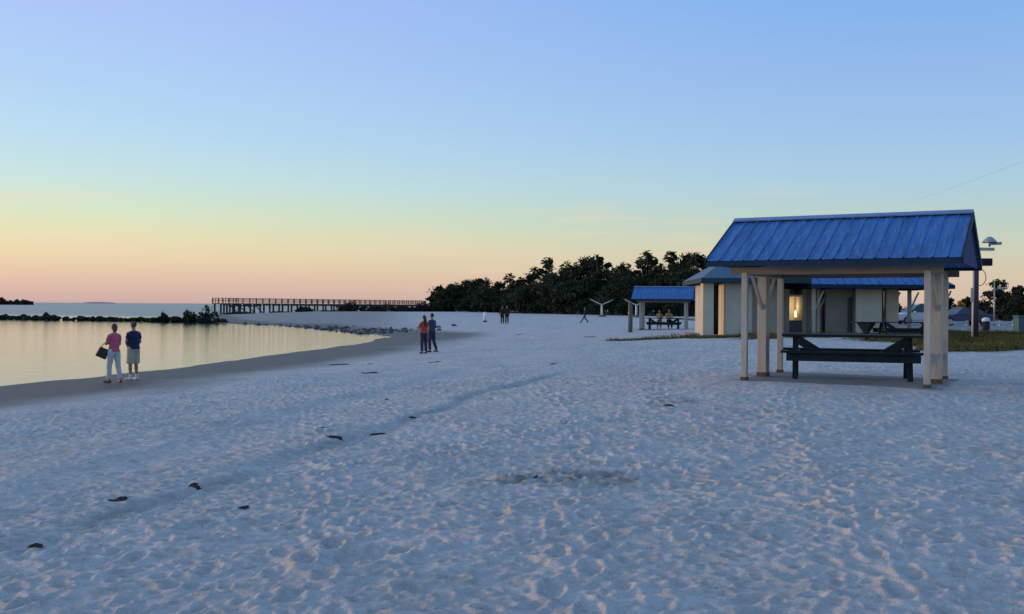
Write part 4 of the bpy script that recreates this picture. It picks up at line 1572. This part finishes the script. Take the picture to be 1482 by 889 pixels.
def person(loc, rz, label, sc, arms, legs, shirt, pants, skin, hair, shoe, pants_len='long', hair_len='short', build=1.0, sleeve='short',
           voxel=.011, group=None, lean=0.0, pony=False):
    """arms: per side (elbow, wrist, finger direction); legs: per side (knee, ankle, toe direction). Local: x to the person's right, y forward"""
    t = thing('person', loc, label, 'person', rz, group)
    t.scale = (sc, sc, sc)
    V = Vector
    hipz, seat = legs[0][3] if len(legs[0]) > 3 else .92, 0
    dz = hipz - .92
    up_ = lambda x, y, z: V((x, y + lean * (z - .92), z + dz))
    B = MB()
    neck, head = up_(0, -.005, 1.49), up_(0, .02, 1.63)
    sh = [up_(s * .158 * build, -.005, 1.395) for s in (-1, 1)]
    hp = [V((s * .085, 0, hipz)) for s in (-1, 1)]
    # trunk
    B.ell(up_(0, 0, 1.30), (.155 * build, .105 * build, .17))
    B.ell(up_(0, .005, 1.10), (.135 * build, .10 * build, .17))
    B.ell(V((0, 0, hipz + .01)), (.155 * build, .115 * build, .13))
    for s in sh:
        B.cap(up_(0, 0, 1.44), s, .06, .058)
    B.cap(up_(0, -.01, 1.42), neck + V((0, .01, .05)), .058, .05)
    # head: skull, jaw, nose, ears
    B.ell(head + V((0, -.01, .02)), (.073, .092, .10))
    B.ell(head + V((0, .025, -.055)), (.052, .06, .06))
    B.cap(head + V((0, .085, .012)), head + V((0, .105, -.02)), .010, .016, 8)
    for s in (-1, 1):
        B.ell(head + V((s * .075, -.005, -.005)), (.012, .02, .032), 10, 6)
    for i, s in enumerate((-1, 1)):
        el, wr, fd = (V(a) + V((0, 0, dz)) if j < 2 else V(a) for j, a in enumerate(arms[i]))
        B.cap(sh[i], el, .048, .038)
        B.cap(el, wr, .038, .026)
        fd = fd.normalized()
        palm_e = wr + fd * .085
        B.cap(wr, palm_e, .027, .030)
        side = fd.cross(V((0, 0, 1)))
        if side.length < .1:
            side = fd.cross(V((0, 1, 0)))
        side.normalize()
        nrm = side.cross(fd)
        for k, ln in enumerate((.062, .075, .07, .055)):
            b0 = palm_e + side * (k - 1.5) * .02
            m_ = b0 + fd * ln * .6 - nrm * .008
            B.cap(b0, m_, .0105, .010, 8)
            B.cap(m_, m_ + fd * ln * .4 - nrm * .022, .010, .009, 8)
        th = wr + fd * .03 + side * -.03
        B.cap(th, th + fd * .04 - side * .03, .013, .011, 8)
        kn, an, td = V(legs[i][0]), V(legs[i][1]), V(legs[i][2]).normalized()
        B.cap(hp[i], kn, .085, .058)
        B.cap(kn, kn.lerp(an, .35), .056, .060)
        B.cap(kn.lerp(an, .35), an, .056, .038)
        B.cap(an - V((0, 0, .035)), an + td * .15 - V((0, 0, .055)), .038, .028)
    remeshed(B, 'body', voxel, skin, t)
    # shirt
    S = MB()
    g = 1.10
    S.ell(up_(0, 0, 1.30), (.158 * build * g, .108 * build * g, .185))
    S.tube([up_(0, 0, 1.33), up_(0, .003, 1.1), V((0, 0, hipz + .01))], [.13 * build, .135 * build, .165 * build], 18)
    S.ell(up_(0, 0.0, 1.10), (.158 * build * g, .118 * build * g, .2))
    for i, s in enumerate(sh):
        S.cap(up_(0, -.005, 1.43), s + V((-.01 * (1 if s.x > 0 else -1), 0, -.006)), .062, .062)
        el = V(arms[i][0]) + V((0, 0, dz))
        wr = V(arms[i][1]) + V((0, 0, dz))
        if sleeve == 'short':
            S.tube([s, s.lerp(el, .62)], [.060, .052], 14)
        else:
            S.cap(s, el, .066, .055)
            S.tube([el, el.lerp(wr, .92)], [.055, .042], 14)
    so = remeshed(S, 'shirt', voxel, shirt, t)
    # trousers
    P = MB()
    P.ell(V((0, 0, hipz + .02)), (.172 * build, .135 * build, .15))
    for i in (0, 1):
        kn, an = V(legs[i][0]), V(legs[i][1])
        if pants_len == 'long':
            P.cap(hp[i], kn, .105, .075)
            P.tube([kn, kn.lerp(an, .93)], [.075, .062], 14)
        else:
            P.tube([hp[i] + V((0, 0, .03)), hp[i].lerp(kn, .5), kn + (kn - hp[i]) * .02], [.112, .112, .11], 16)
    po = remeshed(P, 'trousers' if pants_len == 'long' else 'shorts', voxel, pants, t)
    for ob_, st_ in ((so, .022), (po, .018)):
        dm = ob_.modifiers.new('folds', 'DISPLACE')
        dm.texture, dm.strength, dm.mid_level, dm.texture_coords = FOLDS, st_, .35, 'LOCAL'
    for i in (0, 1):
        an, td = V(legs[i][1]), V(legs[i][2]).normalized()
        Q = MB()
        Q.cap(an - td * .04 - V((0, 0, .042)), an + td * .16 - V((0, 0, .052)), .044, .036)
        if pants_len == 'short':
            Q.tube([an + V((0, 0, .1)), an - V((0, 0, .05))], [.047, .046], 12)
        remeshed(Q, 'shoe', voxel, shoe, t)
    Hh = MB()
    Hh.ell(head + V((0, -.022, .034)), (.083, .095, .098))
    if hair_len == 'long':
        Hh.cap(head + V((0, -.06, .03)), head + V((0, -.10, -.14)), .075, .085)
        Hh.cap(head + V((0, -.10, -.14)), head + V((.01, -.12, -.36)), .088, .06)
    elif hair_len == 'bob':
        Hh.cap(head + V((0, -.045, .03)), head + V((0, -.06, -.06)), .08, .062)
    ho = remeshed(Hh, 'hair', voxel, hair, t)
    for s in (-1, 1):
        MB().ell(head + V((s * .03, .082, .015)), (.011, .008, .008), 8, 6).build('eye', M_dark, t, True)
    return t


FOLDS = bpy.data.textures.new('folds', 'CLOUDS')
FOLDS.noise_scale = .09
SK = mat('skin_tan', rgb(.34, .19, .13), .55, .12, 12)
SKW = mat('skin_warm', rgb(.40, .22, .15), .55, .12, 12)
HGREY = mat('grey_brown_hair', rgb(.07, .055, .045), .8, .3, 40)
HDARK = mat('dark_hair', rgb(.012, .010, .010), .6, .3, 40)
C_pink = mat('pink_cotton', rgb(.52, .10, .16), .85, .15, 8)
C_white = mat('white_denim', rgb(.50, .50, .52), .85, .1, 8)
C_navy = mat('navy_polo', rgb(.012, .014, .06), .85, .2, 8)
C_khaki = mat('khaki_cotton', rgb(.42, .38, .30), .85, .1, 8)
C_red = mat('red_knit', rgb(.42, .05, .03), .85, .25, 8)
C_jean = mat('dark_denim', rgb(.018, .02, .06), .85, .25, 14)
C_slate = mat('slate_jacket', rgb(.035, .055, .085), .85, .2, 8)
C_black = mat('black_cloth', rgb(.008, .009, .014), .85, .2, 8)
C_cream = mat('cream_shirt', rgb(.5, .42, .22), .85, .15, 8)
C_shoew = mat('white_shoe', rgb(.6, .6, .6), .6, .1, 8)
C_shoeb = mat('brown_sandal', rgb(.16, .06, .035), .6, .2, 8)

STAND = [((-.10, .02, .50), (-.10, -.01, .085), (-.15, 1, 0)), ((.10, .02, .50), (.10, -.01, .085), (.15, 1, 0))]
# woman in pink: weight on one leg, arms folded, bag hanging from the left elbow
p = on_ground(165, 554)
LEGW = [((-.12, .06, .50), (-.13, .06, .085), (-.5, 1, 0)), ((.11, -.02, .50), (.15, -.10, .085), (.2, 1, 0))]
ARMW = [((-.23, .07, 1.15), (-.04, .20, 1.19), (1, .1, .1)), ((.215, .06, 1.14), (.02, .22, 1.15), (-1, .1, .05))]
wm = person(p, R(52), 'woman in pink top and white trousers with folded arms at the water edge', .955, ARMW, LEGW, C_pink, C_white, SKW, HGREY, C_shoeb, hair_len='bob', build=.92)
# her bag
bg = MB()
bg.prism([(-.15, -.16), (.15, -.16), (.135, .13), (-.135, .13)], -.055, .055)
bag = bg.build('handbag', mat('black_leather', rgb(.02, .018, .016), .5, .2, 8), None, bevel=.02)
bag.location = p + Vector((-.29, -.08, .86))
bag.rotation_euler = (0, R(25), R(30))
tag(bag, 'dark handbag hanging from the folded arm of the woman in pink', 'handbag')
hd = MB().tube([(.10 * math.cos(a), 0, .125 + .20 * math.sin(a)) for a in np.linspace(0, math.pi, 12)], .010, 6).build('handle', M_dark, bag, True)
# man in navy, hands clasped in front
p = on_ground(193, 550)
ARMM = [((-.225, .05, 1.14), (-.06, .21, 1.02), (.7, .3, -.5)), ((.235, .0, 1.13), (.06, .21, 1.02), (-.7, .3, -.5))]
LEGM = [((-.105, .02, .50), (-.10, .0, .085), (-.3, 1, 0)), ((.10, .02, .50), (.10, -.02, .085), (.1, 1, 0))]
person(p, R(58), 'man in navy shirt, khaki shorts and white socks standing beside the woman in pink', .985, ARMM, LEGM, C_navy, C_khaki, SK, HGREY, C_shoew, pants_len='short', build=1.12)
# couple
p = on_ground(613.5, 512)
ARMC = [((-.26, .10, 1.17), (-.10, .26, 1.10), (.8, .3, .1)), ((.26, .02, 1.15), (.24, .16, .95), (0, .6, -1))]
person(p, R(35), 'long-haired woman in red top and dark jeans beside the man in slate', .93, ARMC, STAND, C_red, C_jean, SKW, HDARK, C_black, hair_len='long', build=.95, sleeve='short')
p = on_ground(625, 510)
ARMC2 = [((-.27, .06, 1.15), (-.2, .24, 1.06), (.2, 1, .1)), ((.25, .03, 1.14), (.23, .17, .95), (0, .6, -1))]
person(p, R(55), 'man in slate jacket and dark jeans behind the woman in red', .97, ARMC2, [((-.10, .06, .50), (-.10, .03, .085), (-.2, 1, 0)), ((.10, -.03, .50), (.11, -.18, .10), (.1, 1, 0))], C_slate, C_jean, SK, HDARK, C_black, build=1.0, sleeve='long')
# two dark walkers
HANG = [((-.24, -.02, 1.14), (-.25, .05, .90), (0, .2, -1)), ((.24, .02, 1.14), (.25, .09, .90), (0, .2, -1))]
WALK = [((-.09, .14, .52), (-.10, .20, .085), (0, 1, 0)), ((.09, .02, .50), (.09, -.22, .11), (0, 1, -.2))]
p = on_ground(727, 469)
person(p, R(0), 'person in black standing left in the far pair on the sand', 1.0, HANG, STAND, C_black, C_black, SK, HDARK, C_black, voxel=.02, sleeve='long')
p = on_ground(733.5, 469)
person(p, R(10), 'person in black standing right in the far pair on the sand', 1.02, HANG, STAND, C_black, C_black, SK, HDARK, C_black, voxel=.02, sleeve='long')
p = on_ground(846.5, 467.5)
WIDE = [((-.17, .16, .52), (-.2, .42, .10), (0, 1, 0)), ((.12, .0, .51), (.12, -.36, .14), (0, 1, -.2))]
person(p, R(78), 'small dark child striding across the sand left of the shade stand', .82, HANG, WIDE, C_black, C_slate, SK, HDARK, C_black, voxel=.02, sleeve='long')
# two people sitting at the far picnic table
SIT = [((-.11, .42, .50), (-.11, .42, .085), (0, 1, 0), .55), ((.11, .42, .50), (.11, .42, .085), (0, 1, 0), .55)]
ARMS = [((-.25, .12, 1.15), (-.12, .36, 1.12), (.5, 1, 0)), ((.25, .12, 1.15), (.12, .36, 1.12), (-.5, 1, 0))]
cr, sr = math.cos(R(-14)), math.sin(R(-14))


def on_far(u, v):
    return Vector((fp.x + u * cr - v * sr, fp.y + u * sr + v * cr, fp.z))


person(on_far(-.35, .62), R(-14 + 180), 'person in a cream shirt and khaki trousers sitting left at the far picnic table', .96, ARMS, SIT, C_cream, C_khaki, SKW, HDARK, C_black, voxel=.02)
person(on_far(.30, .62), R(-14 + 195), 'person in a cream shirt and dark jeans sitting right at the far picnic table', 1.0, ARMS, SIT, C_cream, C_jean, SKW, HGREY, C_black, voxel=.02)

# ------------------------------------------------------------------ sky and light
SUN_AZ = R(-76)                 # left of the view direction
w = bpy.data.worlds.new("World")
scn.world = w
w.use_nodes = True
nt = w.node_tree
for n in list(nt.nodes):
    nt.nodes.remove(n)
L = nt.links.new
out = N(nt, 'ShaderNodeOutputWorld')
sky = N(nt, 'ShaderNodeTexSky', sky_type='NISHITA', sun_disc=False, sun_elevation=R(3.2), sun_rotation=SUN_AZ, air_density=1.0, dust_density=1.5, ozone_density=1.5)
bg1 = N(nt, 'ShaderNodeBackground', in_Strength=.05)
L(sky.outputs['Color'], bg1.inputs['Color'])
tc = N(nt, 'ShaderNodeTexCoord')
sep = N(nt, 'ShaderNodeSeparateXYZ')
L(tc.outputs['Generated'], sep.inputs[0])


def math_n(op, a, b=None):
    n = N(nt, 'ShaderNodeMath', operation=op)
    for i, v in enumerate((a, b)):
        if v is None:
            continue
        if isinstance(v, (int, float)):
            n.inputs[i].default_value = v
        else:
            L(v, n.inputs[i])
    return n.outputs[0]


zc = math_n('MAXIMUM', sep.outputs['Z'], 0.0)
tz = math_n('SQRT', zc)
WARM = [(0.0, lin(192, 166, 168)), (.10, lin(208, 177, 170)), (.16, lin(219, 189, 170)), (.217, lin(224, 206, 172)), (.255, lin(220, 214, 178)), (.295, lin(204, 219, 194)),
        (.34, lin(188, 217, 218)), (.40, lin(174, 209, 235)), (.47, lin(166, 197, 240)), (.54, lin(163, 185, 242)), (.68, lin(146, 180, 226)), (1.0, lin(124, 164, 206))]
COOL = [(0.0, lin(200, 174, 170)), (.10, lin(212, 188, 172)), (.16, lin(212, 194, 174)), (.217, lin(202, 200, 178)), (.255, lin(190, 202, 188)), (.295, lin(176, 200, 200)),
        (.34, lin(164, 198, 218)), (.40, lin(152, 188, 228)), (.47, lin(140, 178, 230)), (.54, lin(118, 172, 232)), (.68, lin(114, 158, 218)), (1.0, lin(106, 148, 200))]
cw, cc = ramp(nt, tz, WARM), ramp(nt, tz, COOL)
hx = math_n('ADD', math_n('MULTIPLY', sep.outputs['X'], math.sin(SUN_AZ)), math_n('MULTIPLY', sep.outputs['Y'], math.cos(SUN_AZ)))
hl = math_n('SQRT', math_n('ADD', math_n('ADD', math_n('MULTIPLY', sep.outputs['X'], sep.outputs['X']), math_n('MULTIPLY', sep.outputs['Y'], sep.outputs['Y'])), 1e-5))
sd = math_n('DIVIDE', hx, hl)
mr = N(nt, 'ShaderNodeMapRange', interpolation_type='SMOOTHSTEP')
mr.inputs['From Min'].default_value, mr.inputs['From Max'].default_value = -.25, .70
L(sd, mr.inputs['Value'])
mix = N(nt, 'ShaderNodeMixRGB')
L(mr.outputs['Result'], mix.inputs['Fac'])
L(cc, mix.inputs['Color1'])
L(cw, mix.inputs['Color2'])
# thin streaks of high cloud low in the sky
mp = N(nt, 'ShaderNodeMapping')
mp.inputs['Scale'].default_value = (5, 5, 60)
L(tc.outputs['Generated'], mp.inputs['Vector'])
cn = N(nt, 'ShaderNodeTexNoise', in_Scale=1.3, in_Detail=5.0, in_Roughness=.55)
L(mp.outputs['Vector'], cn.inputs['Vector'])
cf = ramp(nt, cn.outputs['Fac'], [(.55, (0, 0, 0, 1)), (.72, (1, 1, 1, 1))])
band = ramp(nt, tz, [(.12, (0, 0, 0, 1)), (.22, (1, 1, 1, 1)), (.29, (1, 1, 1, 1)), (.36, (0, 0, 0, 1))])
cm = math_n('MULTIPLY', math_n('MULTIPLY', cf, band), .45)
mx = N(nt, 'ShaderNodeMixRGB')
mx.inputs['Color2'].default_value = lin(232, 205, 185)
L(cm, mx.inputs['Fac'])
L(mix.outputs['Color'], mx.inputs['Color1'])
bg2 = N(nt, 'ShaderNodeBackground', in_Strength=.97)
L(mx.outputs['Color'], bg2.inputs['Color'])
ads = N(nt, 'ShaderNodeAddShader')
L(bg1.outputs[0], ads.inputs[0])
L(bg2.outputs[0], ads.inputs[1])
L(ads.outputs[0], out.inputs['Surface'])

sun_d = bpy.data.lights.new('sun', 'SUN')
sun_d.energy = 1.7
sun_d.angle = R(7)
sun_d.color = (1.0, .62, .32)
sun = bpy.data.objects.new('sun', sun_d)
COL.objects.link(sun)
el = R(3.2)
sd_ = Vector((math.sin(SUN_AZ) * math.cos(el), math.cos(SUN_AZ) * math.cos(el), math.sin(el)))
sun.rotation_euler = sd_.to_track_quat('Z', 'Y').to_euler()

# ------------------------------------------------------------------ render settings
vs = scn.view_settings
vs.view_transform, vs.look, vs.exposure, vs.gamma = 'Standard', 'None', 0.0, 1.0
scn.render.engine = 'CYCLES'
scn.cycles.use_denoising = True
scn.cycles.max_bounces = 6
scn.cycles.use_adaptive_sampling = True
scn.cycles.adaptive_threshold = .01
